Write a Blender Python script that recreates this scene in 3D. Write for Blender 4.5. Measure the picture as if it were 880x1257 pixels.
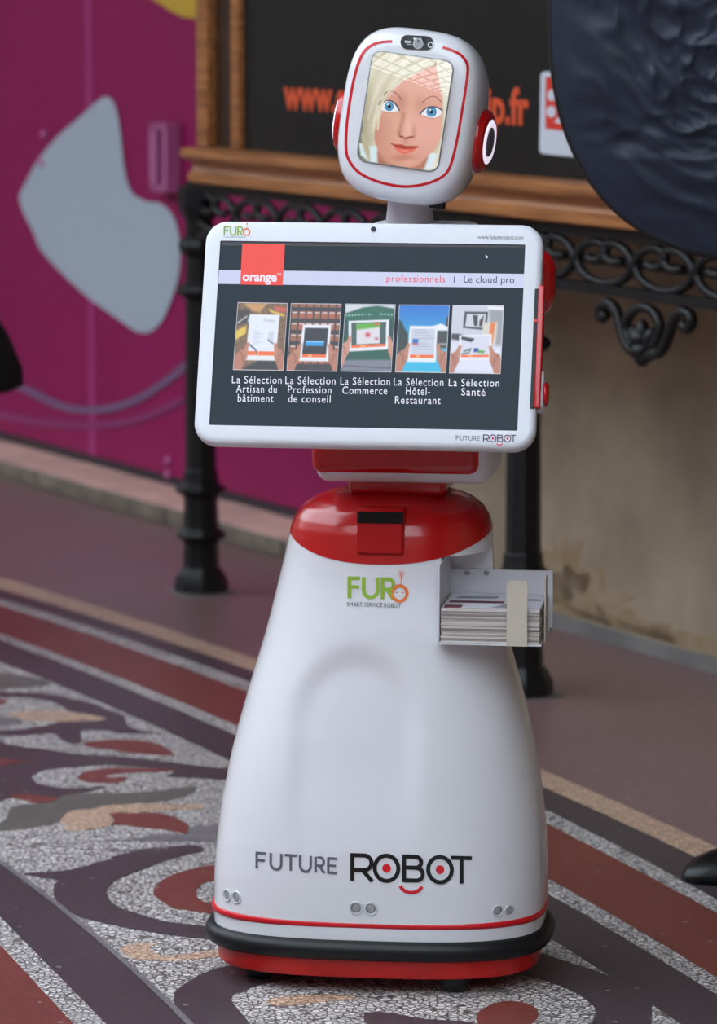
import bpy, bmesh, math, random
import numpy as np
from mathutils import Vector, Matrix, noise
from mathutils.bvhtree import BVHTree
random.seed(7); np.random.seed(7)
R = math.radians
for o in list(bpy.data.objects): bpy.data.objects.remove(o)
scn = bpy.context.scene
col = scn.collection

# ------------------------------------------------------------------ camera, sky, exposure
FPX, PITCH, DIST, HGT = 5000.0, math.atan(668 / 5000), 6.68, 1.668
cam_d = bpy.data.cameras.new('camera'); cam = bpy.data.objects.new('camera', cam_d); col.objects.link(cam)
cam_d.sensor_fit = 'VERTICAL'; cam_d.sensor_height = 36.0; cam_d.lens = FPX / 1257 * 36.0
cam.location = (0, -DIST, HGT); cam.rotation_euler = (math.pi / 2 - PITCH, 0, 0)
cam_d.clip_start = .1; cam_d.clip_end = 200
cam_d.dof.use_dof = True; cam_d.dof.focus_distance = 6.52; cam_d.dof.aperture_fstop = 5.4
scn.camera = cam
world = bpy.data.worlds.new('sky'); scn.world = world; world.use_nodes = True
wn = world.node_tree.nodes['Background']; wn.inputs[0].default_value = (.79, .89, 1.0, 1); wn.inputs[1].default_value = 5.5
vs = scn.view_settings
vs.view_transform = 'Standard'; vs.look = 'None'; vs.gamma = 1; vs.use_curve_mapping = False; vs.exposure = 0.0

# ------------------------------------------------------------------ photograph -> world helpers
CP, SP = math.cos(PITCH), math.sin(PITCH)
CAM = Vector((0, -DIST, HGT))
def ray(x, y):
    a = (x - 440) / FPX; b = -(y - 628.5) / FPX
    return Vector((a, CP + b * SP, -SP + b * CP))
def floor_pt(x, y, z=0.0):
    r = ray(x, y); return CAM + r * ((z - HGT) / r.z)
def at_depth(x, y, Y):
    r = ray(x, y); return CAM + r * ((Y + DIST) / r.y)
def on_plane(x, y, o, n):
    r = ray(x, y); return CAM + r * ((o - CAM).dot(n) / r.dot(n))
def to_px(v):
    d = v - CAM
    dep = d.y * CP - d.z * SP; up = d.y * SP + d.z * CP
    return 440 + FPX * d.x / dep, 628.5 - FPX * up / dep

# ------------------------------------------------------------------ materials
def lin(c):
    c = [x / 255 for x in c]
    return tuple(x / 12.92 if x <= .04045 else ((x + .055) / 1.055) ** 2.4 for x in c)
def mat(name, rgb, rough=.5, metal=0.0, noise_amt=0.0, noise_scale=20.0, bump=0.0, coat=0.0, spec=.5, emit=None, estr=1.0, rgb2=None):
    m = bpy.data.materials.new(name); m.use_nodes = True
    nt = m.node_tree; b = nt.nodes['Principled BSDF']
    c = lin(rgb)
    b.inputs['Base Color'].default_value = (*c, 1); b.inputs['Roughness'].default_value = rough
    b.inputs['Metallic'].default_value = metal; b.inputs['Coat Weight'].default_value = coat
    b.inputs['Coat Roughness'].default_value = .05
    b.inputs['Specular IOR Level'].default_value = spec
    if emit is not None:
        b.inputs['Emission Color'].default_value = (*lin(emit), 1); b.inputs['Emission Strength'].default_value = estr
    if noise_amt > 0 or bump > 0:
        tc = nt.nodes.new('ShaderNodeTexCoord'); nz = nt.nodes.new('ShaderNodeTexNoise')
        nz.inputs['Scale'].default_value = noise_scale; nz.inputs['Detail'].default_value = 6
        nt.links.new(tc.outputs['Object'], nz.inputs['Vector'])
        if noise_amt > 0:
            rp = nt.nodes.new('ShaderNodeValToRGB')
            c2 = lin(rgb2) if rgb2 else tuple(x * (1 - noise_amt) for x in c)
            rp.color_ramp.elements[0].color = (*c2, 1); rp.color_ramp.elements[1].color = (*[min(1, x * (1 + noise_amt * .4)) for x in c], 1)
            rp.color_ramp.elements[0].position = .3; rp.color_ramp.elements[1].position = .7
            nt.links.new(nz.outputs['Fac'], rp.inputs[0]); nt.links.new(rp.outputs[0], b.inputs['Base Color'])
        if bump > 0:
            bp = nt.nodes.new('ShaderNodeBump'); bp.inputs['Strength'].default_value = bump; bp.inputs['Distance'].default_value = .01
            nt.links.new(nz.outputs['Fac'], bp.inputs['Height']); nt.links.new(bp.outputs[0], b.inputs['Normal'])
    return m
def terrazzo(name, chip, joint, scale=95.0, spread=.35, rough=.38, jw=.12, tint=None):
    """chips of stone set in mortar: voronoi cells with a joint line and random tone"""
    m = bpy.data.materials.new(name); m.use_nodes = True
    nt = m.node_tree; b = nt.nodes['Principled BSDF']; N = nt.nodes.new; L = nt.links.new
    tc = N('ShaderNodeTexCoord')
    v1 = N('ShaderNodeTexVoronoi'); v1.inputs['Scale'].default_value = scale
    v2 = N('ShaderNodeTexVoronoi'); v2.feature = 'DISTANCE_TO_EDGE'; v2.inputs['Scale'].default_value = scale
    L(tc.outputs['Object'], v1.inputs['Vector']); L(tc.outputs['Object'], v2.inputs['Vector'])
    sep = N('ShaderNodeSeparateColor'); L(v1.outputs['Color'], sep.inputs[0])
    mr = N('ShaderNodeMapRange'); mr.inputs['To Min'].default_value = 1 - spread; mr.inputs['To Max'].default_value = 1 + spread * .55
    L(sep.outputs[0], mr.inputs['Value'])
    nz = N('ShaderNodeTexNoise'); nz.inputs['Scale'].default_value = 2.3; nz.inputs['Detail'].default_value = 5; L(tc.outputs['Object'], nz.inputs['Vector'])
    mr2 = N('ShaderNodeMapRange'); mr2.inputs['To Min'].default_value = .72; mr2.inputs['To Max'].default_value = 1.25; L(nz.outputs['Fac'], mr2.inputs['Value'])
    mu = N('ShaderNodeMath'); mu.operation = 'MULTIPLY'; L(mr.outputs[0], mu.inputs[0]); L(mr2.outputs[0], mu.inputs[1])
    vm = N('ShaderNodeVectorMath'); vm.operation = 'SCALE'; vm.inputs[0].default_value = lin(chip); L(mu.outputs[0], vm.inputs['Scale'])
    ed = N('ShaderNodeMapRange'); ed.inputs['From Min'].default_value = jw * .35; ed.inputs['From Max'].default_value = jw; L(v2.outputs['Distance'], ed.inputs['Value'])
    mx = N('ShaderNodeMix'); mx.data_type = 'RGBA'
    L(ed.outputs[0], mx.inputs[0]); mx.inputs[6].default_value = (*lin(joint), 1); L(vm.outputs[0], mx.inputs[7])
    sp = N('ShaderNodeTexVoronoi'); sp.inputs['Scale'].default_value = 55; L(tc.outputs['Object'], sp.inputs['Vector'])
    s2 = N('ShaderNodeSeparateColor'); L(sp.outputs['Color'], s2.inputs[0])
    g1 = N('ShaderNodeMath'); g1.operation = 'GREATER_THAN'; g1.inputs[1].default_value = .972; L(s2.outputs[1], g1.inputs[0])
    g2 = N('ShaderNodeMath'); g2.operation = 'LESS_THAN'; g2.inputs[1].default_value = .28; L(sp.outputs['Distance'], g2.inputs[0])
    g3 = N('ShaderNodeMath'); g3.operation = 'MULTIPLY'; L(g1.outputs[0], g3.inputs[0]); L(g2.outputs[0], g3.inputs[1])
    g4 = N('ShaderNodeMath'); g4.operation = 'MULTIPLY'; g4.inputs[1].default_value = .45; L(g3.outputs[0], g4.inputs[0])
    mx2 = N('ShaderNodeMix'); mx2.data_type = 'RGBA'; L(g4.outputs[0], mx2.inputs[0]); L(mx.outputs[2], mx2.inputs[6]); mx2.inputs[7].default_value = (*lin((190, 180, 174)), 1)
    L(mx2.outputs[2], b.inputs['Base Color'])
    b.inputs['Roughness'].default_value = rough
    bp = N('ShaderNodeBump'); bp.inputs['Strength'].default_value = .12; bp.inputs['Distance'].default_value = .002
    L(ed.outputs[0], bp.inputs['Height']); L(bp.outputs[0], b.inputs['Normal'])
    return m
def screen_mat(name, strength=1.0, rough=.25, spec=.35):
    m = bpy.data.materials.new(name); m.use_nodes = True
    nt = m.node_tree; b = nt.nodes['Principled BSDF']
    a = nt.nodes.new('ShaderNodeAttribute'); a.attribute_name = 'paint'
    b.inputs['Base Color'].default_value = (.01, .01, .012, 1); b.inputs['Roughness'].default_value = rough
    b.inputs['Specular IOR Level'].default_value = spec
    nt.links.new(a.outputs['Color'], b.inputs['Emission Color']); b.inputs['Emission Strength'].default_value = strength
    return m
def glow(name, rgb, s=1.0, rough=.3):
    return mat(name, (8, 8, 9), rough, emit=rgb, estr=s, spec=.3)
def wood(name, a, b_):
    m = bpy.data.materials.new(name); m.use_nodes = True
    nt = m.node_tree; b = nt.nodes['Principled BSDF']; N = nt.nodes.new; L = nt.links.new
    tc = N('ShaderNodeTexCoord'); mp = N('ShaderNodeMapping'); mp.inputs['Scale'].default_value = (2.0, 40, 40)
    nz = N('ShaderNodeTexNoise'); nz.inputs['Scale'].default_value = 1.6; nz.inputs['Detail'].default_value = 8
    L(tc.outputs['Object'], mp.inputs[0]); L(mp.outputs[0], nz.inputs['Vector'])
    rp = N('ShaderNodeValToRGB'); rp.color_ramp.elements[0].position = .32; rp.color_ramp.elements[1].position = .68
    rp.color_ramp.elements[0].color = (*lin(a), 1); rp.color_ramp.elements[1].color = (*lin(b_), 1)
    L(nz.outputs['Fac'], rp.inputs[0]); L(rp.outputs[0], b.inputs['Base Color']); b.inputs['Roughness'].default_value = .42
    return m
M = {
 'white': mat('white_gloss_shell', (222, 222, 226), .22, coat=.5, spec=.5),
 'white2': mat('white_plastic', (216, 219, 226), .35),
 'tray': mat('tray_painted_metal', (205, 203, 208), .4),
 'tab': mat('tray_tab_cream', (196, 187, 172), .55),
 'red': mat('red_gloss_plastic', (184, 8, 14), .25, coat=.35),
 'redline': mat('red_line', (200, 14, 30), .3),
 'redskirt': mat('red_skirt_scuffed', (196, 16, 14), .38, noise_amt=.25, noise_scale=9),
 'rubber': mat('black_rubber', (15, 16, 19), .45, spec=.35),
 'black': mat('black_plastic', (8, 8, 9), .35, spec=.3),
 'lens': mat('lens_glass', (20, 20, 24), .05, spec=.9),
 'sensor': mat('sensor_ring', (196, 198, 202), .3),
 'mesh': mat('sensor_mesh', (168, 168, 170), .5, metal=.2, noise_amt=.4, noise_scale=900),
 'necktr': mat('neck_satin', (196, 196, 202), .4),
 'green': mat('logo_green', (140, 176, 38), .4), 'orange': mat('logo_orange', (232, 112, 36), .4),
 'grey': mat('logo_grey', (96, 98, 108), .4), 'ink': mat('logo_ink', (14, 14, 18), .35), 'inkred': mat('logo_red', (214, 24, 40), .4),
 'magink': mat('logo_plum', (70, 20, 78), .4),
 'glowring': mat('ear_lamp', (240, 240, 245), .3, emit=(240, 228, 246), estr=.8),
 'iron': mat('cast_iron_black', (19, 19, 20), .45, spec=.35, noise_amt=.35, noise_scale=14, bump=.15),
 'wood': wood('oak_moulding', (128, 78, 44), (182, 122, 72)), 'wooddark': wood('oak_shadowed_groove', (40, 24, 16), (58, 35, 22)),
 'panel': mat('black_poster_panel', (27, 25, 23), .55, spec=.2, noise_amt=.15, noise_scale=3),
 'postertext': mat('poster_orange_ink', (216, 82, 40), .5),
 'signwhite': mat('sign_white', (205, 212, 222), .4), 'signred': mat('sign_red', (214, 52, 34), .45),
 'stone': mat('limestone_wall', (158, 140, 118), .85, noise_amt=.28, noise_scale=4.5, bump=.2),
 'stonebase': mat('stone_plinth_grey', (120, 116, 114), .7, noise_amt=.3, noise_scale=6, bump=.2),
 'facade': mat('opposite_facade', (140, 130, 118), .8, noise_amt=.2, noise_scale=2),
 'sill': mat('pink_stone_sill', (206, 166, 154), .55, noise_amt=.25, noise_scale=7, bump=.1),
 'sillside': mat('sill_darker_stone', (120, 108, 96), .7, noise_amt=.4, noise_scale=9),
 'vinyl': mat('magenta_vinyl', (140, 18, 80), .5, spec=.25, noise_amt=.1, noise_scale=1.5),
 'vinyl_joint': mat('magenta_joint_strip', (156, 40, 108), .3),
 'vinylwhite': mat('vinyl_pale_blue_white', (166, 178, 190), .4),
 'vinylgrey': mat('vinyl_grey_line', (112, 88, 122), .4), 'vinylgrey2': mat('vinyl_plum_line', (132, 48, 102), .4),
 'vinylyellow': mat('vinyl_yellow', (196, 160, 48), .4),
 'handle': mat('pink_metal_handle', (190, 110, 160), .35, metal=.3), 'darkmetal': mat('dark_metal', (50, 46, 54), .45, metal=.4),
 'cloth': mat('navy_black_nylon', (38, 46, 62), (.5), noise_amt=.2, noise_scale=30, spec=.4),
 'clothrim': mat('black_piping', (16, 17, 20), .55),
 'coat': mat('black_wool', (12, 12, 13), .9), 'skin': mat('skin', (196, 150, 128), .5), 'hair': mat('dark_hair', (40, 30, 24), .5),
 'trouser': mat('dark_trouser', (24, 24, 30), .85), 'shoe': mat('dark_shoe', (26, 22, 40), .4),
 'paper': mat('leaflet_paper', (206, 200, 196), .65), 'paper2': mat('leaflet_edge_tan', (176, 164, 152), .7), 'paper3': mat('leaflet_edge_grey', (148, 140, 136), .7),
 'printmaroon': mat('leaflet_maroon', (110, 36, 56), .5), 'printgrey': mat('leaflet_grey', (150, 150, 158), .5), 'printwhite': mat('leaflet_white', (222, 224, 232), .45),
 'bezelglass': mat('visor_rim', (150, 160, 162), .15, coat=.5),
 't_main': terrazzo('floor_mauve_terrazzo', (128, 100, 100), (112, 88, 88), 150, .22, .33, .06),
 't_white': terrazzo('mosaic_white', (208, 202, 198), (84, 78, 77), 88, .32, .4, .15),
 't_beige': terrazzo('mosaic_beige', (208, 174, 148), (140, 114, 98), 88, .26, .4, .13),
 't_dark': terrazzo('mosaic_dark', (74, 64, 68), (60, 52, 56), 160, .25, .34, .06),
 't_red': terrazzo('mosaic_red', (124, 64, 56), (102, 52, 48), 150, .25, .34, .06),
 't_olive': terrazzo('mosaic_olive', (100, 98, 92), (84, 82, 78), 150, .22, .36, .06),
 't_grey': terrazzo('mosaic_grey', (124, 120, 122), (96, 92, 94), 120, .25, .36, .08),
 'screen': screen_mat('lcd_picture', 1.0), 'visor': screen_mat('visor_picture', 1.0, .06, .5),
 'lcd': mat('lcd_dark', (22, 26, 32), .3, emit=(30, 42, 50), estr=1.0, noise_amt=.1, noise_scale=40, spec=.12),
 'lcdframe': mat('lcd_surround', (26, 18, 30), .4),
 'g_red': glow('lcd_red', (238, 66, 52)), 'g_white': glow('lcd_white', (232, 232, 250)), 'g_band': glow('lcd_band', (200, 206, 236)),
 'g_pink': glow('lcd_pink', (232, 70, 92)), 'g_ink': glow('lcd_ink', (52, 48, 84)), 'g_frame': glow('lcd_thumb_frame', (206, 204, 216)),
}

# ------------------------------------------------------------------ mesh helpers
def link(name, me, m=None, parent=None, smooth=False, mats=None):
    o = bpy.data.objects.new(name, me); col.objects.link(o)
    for mm in (mats or ([m] if m else [])): me.materials.append(mm)
    if parent is not None: o.parent = parent
    if smooth:
        for p in me.polygons: p.use_smooth = True
    return o
def tag(o, label, cat, group=None, kind=None):
    o['label'] = label
    if cat: o['category'] = cat
    if group: o['group'] = group
    if kind: o['kind'] = kind
    return o
def struct(o, label=None):
    o['kind'] = 'structure'
    if label: o['label'] = label
    return o
def empty(name, mw, label, cat, group=None):
    o = bpy.data.objects.new(name, None); col.objects.link(o); o.matrix_world = mw; o.empty_display_size = .1
    return tag(o, label, cat, group)
class MB:
    def __init__(s): s.v = []; s.f = []
    def add(s, vs, fs):
        b = len(s.v); s.v += [tuple(v) for v in vs]; s.f += [tuple(i + b for i in f) for f in fs]; return s
    def box(s, a, b):
        x0, y0, z0 = a; x1, y1, z1 = b
        return s.add([(x0,y0,z0),(x1,y0,z0),(x1,y1,z0),(x0,y1,z0),(x0,y0,z1),(x1,y0,z1),(x1,y1,z1),(x0,y1,z1)],
                     [(0,3,2,1),(4,5,6,7),(0,1,5,4),(1,2,6,5),(2,3,7,6),(3,0,4,7)])
    def rings(s, rs, cap0=True, cap1=True, closed=True):
        n = len(rs[0]); b = len(s.v)
        for r in rs: s.v += [tuple(p) for p in r]
        for i in range(len(rs) - 1):
            for j in range(n if closed else n - 1):
                k = (j + 1) % n
                s.f.append((b + i*n + j, b + i*n + k, b + (i+1)*n + k, b + (i+1)*n + j))
        if cap0: s.f.append(tuple(b + j for j in reversed(range(n))))
        if cap1: s.f.append(tuple(b + (len(rs)-1)*n + j for j in range(n)))
        return s
    def lathe(s, prof, n=24, c=(0, 0), phase=0.0):
        return s.rings([[(c[0] + r*math.cos(2*math.pi*(k/n)+phase), c[1] + r*math.sin(2*math.pi*(k/n)+phase), z) for k in range(n)] for r, z in prof])
    def tube(s, pts, r, n=8):
        pts = [Vector(p) for p in pts]; rs = []
        t0 = (pts[1]-pts[0]).normalized(); up = Vector((0,0,1)) if abs(t0.z) < .9 else Vector((1,0,0))
        nn = t0.cross(up).normalized()
        for i, p in enumerate(pts):
            t = (pts[min(i+1, len(pts)-1)] - pts[max(i-1, 0)]).normalized()
            nn = (nn - t*nn.dot(t)).normalized(); bb = t.cross(nn)
            rr = r[i] if isinstance(r, (list, tuple)) else r
            rs.append([p + (nn*math.cos(2*math.pi*k/n) + bb*math.sin(2*math.pi*k/n))*rr for k in range(n)])
        return s.rings(rs)
    def prism(s, poly, axis_vec):
        a = [Vector(p) for p in poly]; d = Vector(axis_vec); n = len(a)
        return s.add(a + [p + d for p in a], [tuple(reversed(range(n))), tuple(range(n, 2*n))] + [(i, (i+1) % n, n + (i+1) % n, n + i) for i in range(n)])
    def build(s, name, m, parent=None, smooth=False, fix=True, auto=None):
        me = bpy.data.meshes.new(name); me.from_pydata(s.v, [], s.f); me.update()
        if fix:
            bm = bmesh.new(); bm.from_mesh(me); bmesh.ops.recalc_face_normals(bm, faces=bm.faces); bm.to_mesh(me); bm.free()
        o = link(name, me, m, parent, smooth)
        if auto is not None: o.data.set_sharp_from_angle(angle=R(auto))
        return o
def rbox(name, a, b, r, m, parent=None, seg=3):
    me = bpy.data.meshes.new(name); bm = bmesh.new(); bmesh.ops.create_cube(bm, size=1)
    a = Vector(a); b = Vector(b)
    for v in bm.verts: v.co = Vector(((a.x+b.x)/2 + v.co.x*(b.x-a.x), (a.y+b.y)/2 + v.co.y*(b.y-a.y), (a.z+b.z)/2 + v.co.z*(b.z-a.z)))
    bmesh.ops.bevel(bm, geom=bm.edges[:], offset=r, segments=seg, profile=.5, affect='EDGES')
    bm.to_mesh(me); bm.free()
    o = link(name, me, m, parent, True); me.set_sharp_from_angle(angle=R(40)); return o
def sgnpow(x, p): return math.copysign(abs(x)**p, x)
def sup(a, b, n, th): return a*sgnpow(math.cos(th), 2/n), b*sgnpow(math.sin(th), 2/n)
def spline(pts, n=6, closed=False):
    P = [np.array(p, float) for p in pts]; out = []; L = len(P)
    for i in range(L if closed else L - 1):
        p0 = P[(i-1) % L] if closed or i > 0 else P[i]; p1 = P[i]; p2 = P[(i+1) % L]
        p3 = P[(i+2) % L] if closed or i + 2 < L else p2
        for k in range(n):
            t = k / n
            out.append(.5*((2*p1) + (-p0+p2)*t + (2*p0-5*p1+4*p2-p3)*t*t + (-p0+3*p1-3*p2+p3)*t**3))
    if not closed: out.append(P[-1])
    return [tuple(p) for p in out]
def ribbon(pts, w, closed=False):
    pts = [p for i, p in enumerate(pts) if i == 0 or math.hypot(p[0]-pts[i-1][0], p[1]-pts[i-1][1]) > 1e-4]
    P = [np.array(p, float) for p in pts]; n = len(P); V = []; F = []
    for i in range(n):
        a = P[(i-1) % n] if closed or i > 0 else P[i]; b = P[(i+1) % n] if closed or i < n-1 else P[i]
        t = b - a; t /= (np.linalg.norm(t) + 1e-9); nn = np.array([-t[1], t[0]])
        if 0 < i < n-1 or closed:
            e = P[i] - a; e /= (np.linalg.norm(e)+1e-9); c = abs(e[0]*nn[1]*0 + (np.array([-e[1], e[0]]) @ nn)); k = 1 / max(c, .5)
        else: k = 1
        V += [tuple(P[i] + nn*w/2*k), tuple(P[i] - nn*w/2*k)]
    for i in range(n if closed else n-1):
        j = (i+1) % n; F.append((2*i, 2*i+1, 2*j+1, 2*j))
    return V, F
def arc(cx, cy, rx, ry, a0, a1, n=20):
    return [(cx + rx*math.cos(R(a0+(a1-a0)*i/n)), cy + ry*math.sin(R(a0+(a1-a0)*i/n))) for i in range(n+1)]
def disc2(cx, cy, rx, ry, n=24):
    return [(cx, cy)] + arc(cx, cy, rx, ry, 0, 360, n)[:-1], [(0, 1+i, 1+(i+1) % n) for i in range(n)]
def poly2(pts):
    """fill an outline: returns verts, triangles"""
    from mathutils.geometry import tessellate_polygon
    t = tessellate_polygon([[Vector((p[0], p[1], 0)) for p in pts]])
    return list(pts), [tuple(x) for x in t]
def join2(*ms):
    V = []; F = []
    for v, f in ms:
        b = len(V); V += v; F += [tuple(i+b for i in q) for q in f]
    return V, F
def text2(s, quad, bold=0.0, spacing=1.0):
    """lettering mapped into a 4-point photograph quad (tl, tr, br, bl) of its ink box"""
    cu = bpy.data.curves.new('lettering', 'FONT'); cu.body = s; cu.size = 1; cu.offset = bold; cu.space_character = spacing; cu.resolution_u = 3
    cu.align_x = 'CENTER'
    ob = bpy.data.objects.new('lettering_tmp', cu); col.objects.link(ob)
    bpy.context.view_layer.update()
    me = bpy.data.meshes.new_from_object(ob.evaluated_get(bpy.context.evaluated_depsgraph_get()))
    V = np.array([v.co[:2] for v in me.vertices]); F = [tuple(p.vertices) for p in me.polygons]
    bpy.data.objects.remove(ob); bpy.data.curves.remove(cu); bpy.data.meshes.remove(me)
    mn = V.min(0); mx = V.max(0); U = (V - mn) / (mx - mn)
    tl, tr, br, bl = [np.array(q, float) for q in quad]
    out = []
    for u, v in U:
        top = tl*(1-u) + tr*u; bot = bl*(1-u) + br*u
        out.append(tuple(bot*(1-v) + top*v))
    return out, F
def box4(x0, y0, x1, y1): return [(x0, y0), (x1, y0), (x1, y1), (x0, y1)]
class Surf:
    """a real surface of the scene that print is laid on"""
    def __init__(s, bvh=None, o=None, n=None, off=.0012): s.bvh = bvh; s.o = o; s.n = n; s.off = off
    def hit(s, x, y, extra=0.0):
        if s.bvh:
            d = ray(x, y).normalized(); loc, nr, i, dist = s.bvh.ray_cast(CAM, d)
            if loc is None: return None
            if nr.dot(d) > 0: nr = -nr
            return loc + nr*(s.off + extra)
        return on_plane(x, y, s.o, s.n) + s.n*(s.off + extra)
def decal(name, m, parent, mw, surf, VF, extra=0.0, mats=None):
    V, F = VF; inv = mw.inverted(); P = []; ok = []
    for (x, y) in V:
        h = surf.hit(x, y, extra); ok.append(h is not None); P.append(inv @ h if h is not None else Vector((0, 0, 0)))
    F = [f for f in F if all(ok[i] for i in f)]
    me = bpy.data.meshes.new(name); me.from_pydata([tuple(p) for p in P], [], F); me.update()
    return link(name, me, m, parent)
def bvh_of(o, mw):
    me = o.data
    return BVHTree.FromPolygons([mw @ v.co for v in me.vertices], [tuple(p.vertices) for p in me.polygons])
def paint_grid(name, m, parent, pts, nu, nv, colors, keep=None):
    """flat grid of (nu+1)x(nv+1) local points with one picture colour per vertex"""
    F = []
    for j in range(nv):
        for i in range(nu):
            if keep is not None and not keep[j, i]: continue
            a = j*(nu+1) + i; F.append((a, a+1, a+nu+2, a+nu+1))
    me = bpy.data.meshes.new(name); me.from_pydata([tuple(p) for p in pts], [], F); me.update()
    at = me.color_attributes.new('paint', 'FLOAT_COLOR', 'POINT')
    c = np.clip(colors / 255, 0, 1); c = np.where(c <= .04045, c/12.92, ((c+.055)/1.055)**2.4)
    at.data.foreach_set('color', np.concatenate([c, np.ones((len(c), 1))], 1).astype(np.float32).ravel())
    return link(name, me, m, parent)
# picture painting (for the displays): soft polygons, strokes and blobs over arrays of coordinates
def seg_dist(X, Y, a, b):
    ax, ay = a; bx, by = b; dx, dy = bx-ax, by-ay
    t = np.clip(((X-ax)*dx + (Y-ay)*dy) / (dx*dx + dy*dy + 1e-9), 0, 1)
    return np.hypot(X-ax-t*dx, Y-ay-t*dy)
def m_poly(X, Y, pts, soft):
    d = np.full(X.shape, 1e9); ins = np.zeros(X.shape, bool); n = len(pts)
    for i in range(n):
        a = pts[i]; b = pts[(i+1) % n]; d = np.minimum(d, seg_dist(X, Y, a, b))
        c = ((a[1] > Y) != (b[1] > Y)) & (X < (b[0]-a[0])*(Y-a[1])/((b[1]-a[1]) + 1e-12) + a[0]); ins ^= c
    return np.clip(.5 + np.where(ins, d, -d)/(2*soft), 0, 1)
def m_line(X, Y, pts, w, soft):
    d = np.full(X.shape, 1e9)
    for i in range(len(pts)-1): d = np.minimum(d, seg_dist(X, Y, pts[i], pts[i+1]))
    return np.clip(.5 + (w/2 - d)/(2*soft), 0, 1)
def m_blob(X, Y, cx, cy, rx, ry): return np.exp(-(((X-cx)/rx)**2 + ((Y-cy)/ry)**2))
def over(C, c, m):
    m = np.asarray(m)[:, None]; return C*(1-m) + np.asarray(c, float)*m

# ------------------------------------------------------------------ wall frame: s along the wall, t towards the wall, z up
PL = floor_pt(247, 727); PR = floor_pt(641, 853)
ANG = math.atan2(PR.y-PL.y, PR.x-PL.x)
MW = Matrix.Translation(PL) @ Matrix.Rotation(ANG, 4, 'Z'); MWI = MW.inverted()
WN = MW.to_3x3() @ Vector((0, -1, 0))
def wall_pt(x, y, t):            # photograph pixel -> wall frame on the vertical plane t
    return MWI @ on_plane(x, y, MW @ Vector((0, t, 0)), WN)

# ------------------------------------------------------------------ floor with its mosaic
me = bpy.data.meshes.new('floor')
gs = [(-9, -8.0), (14, -8.0), (14, 1.2), (-9, 1.2)]
b = MB().prism([(MW @ Vector((s, t, -.08))) for s, t in gs], (0, 0, .08))
floor = struct(b.build('floor', M['t_main']), 'polished red-brown terrazzo floor inlaid with mosaic bands and scrolls')
def inlay(name, m, pts_world, z):
    P = [(p.x, p.y) for p in pts_world]; V, F = poly2(P); n = len(V); mb = MB()
    mb.add([(x, y, z) for x, y in V] + [(x, y, -.004) for x, y in V], [f for f in F] + [(i, (i+1) % n, n+(i+1) % n, n+i) for i in range(n)])
    o = mb.build(name, M[m], floor, fix=False)
    if sum(p.normal.z * p.area for p in o.data.polygons) < 0: o.data.flip_normals()
    return o
def band_curve(px):      # fit t = quadratic in s through photographed points, run it along the passage
    q = [MWI @ floor_pt(*p) for p in px]
    k = np.polyfit([a.x for a in q], [a.y for a in q], 2 if len(q) > 2 else 1)
    if len(q) == 2 or abs(k[0]) > .03 and len(q) > 2:
        k1 = np.polyfit([a.x for a in q], [a.y for a in q], 1)
        k = k1 if len(q) == 2 else k
    s0, s1 = min(a.x for a in q), max(a.x for a in q)
    def f(s):
        e = min(max(s, s0 - .6), s1 + .6); val = np.polyval(k, e); sl = np.polyval(np.polyder(k), e)
        return val + sl*(s - e)*(.08 if s < e else 1)
    return f
C_ = {k: band_curve(v) for k, v in dict(
 bU=[(0,708.7),(160,754.5),(310,812),(660.5,939.5),(880,1042)], bL=[(0,722.7),(160,771.8),(308,823),(664.5,965.5),(872,1061)],
 w1U=[(0,735.5),(160,785.5),(666,992.7),(836,1080)], w1L=[(0,743.6),(160,796),(667,1010),(842,1100)],
 w2U=[(3.6,780),(160,836),(667,1077.7),(880,1199)], w2L=[(3.6,787),(160,847),(668.6,1095.5),(880,1221)],
 dkL=[(0,812),(109,857),(675.5,1151),(763,1207),(831,1256)],
 LL=[(0,1058),(100.6,1137),(140,1168),(231,1256)], lwU=[(0,1125.5),(129,1256)], lwL=[(0,1160),(89,1256)]).items()}
SS = [-4 + .25*i for i in range(49)]
def band(name, m, a, b_, z):
    pts = [MW @ Vector((s, C_[a](s), 0)) for s in SS] + [MW @ Vector((s, C_[b_](s) if isinstance(b_, str) else b_, 0)) for s in reversed(SS)]
    return inlay(name, m, pts, z)
band('mosaic_border_band', 't_beige', 'bU', 'bL', .0005)
band('mosaic_border_band', 't_dark', 'bL', 'w1U', .0006)
band('mosaic_border_band', 't_white', 'w1U', 'w1L', .0005)
band('mosaic_border_band', 't_red', 'w1L', 'w2U', .0006)
band('mosaic_border_band', 't_white', 'w2U', 'w2L', .0005)
band('mosaic_border_band', 't_dark', 'w2L', 'dkL', .0006)
band('mosaic_field', 't_white', 'dkL', 'LL', .0003)
band('mosaic_border_band', 't_dark', 'LL', 'lwU', .0006)
band('mosaic_border_band', 't_white', 'lwU', 'lwL', .0005)
band('mosaic_border_band', 't_red', 'lwL', -3.1, .0006)
CR = {3: (0, 800, 5.867), 4: (140, 820, 5.867), 5: (0, 960, 5.867), 6: (130, 960, 5.5), 7: (0, 1100, 5.5), 8: (140, 1100, 5.5), 0: (0, 0, 1.0), 9: (640, 1060, 3.667)}
def shape(m, layer, *runs, smooth=True):
    px = []
    for c, pts in runs:
        ox, oy, sc = CR[c]; px += [(ox + x/sc, oy + y/sc) for x, y in pts]
    if smooth: px = spline(px, 3, True)
    return inlay('mosaic_piece', m, [floor_pt(*p) for p in px], .0008 + .0004*layer)
shape('t_olive', 0, (3, [(-60,160),(120,170),(250,190),(370,230),(240,255),(-60,262)]))
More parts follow.
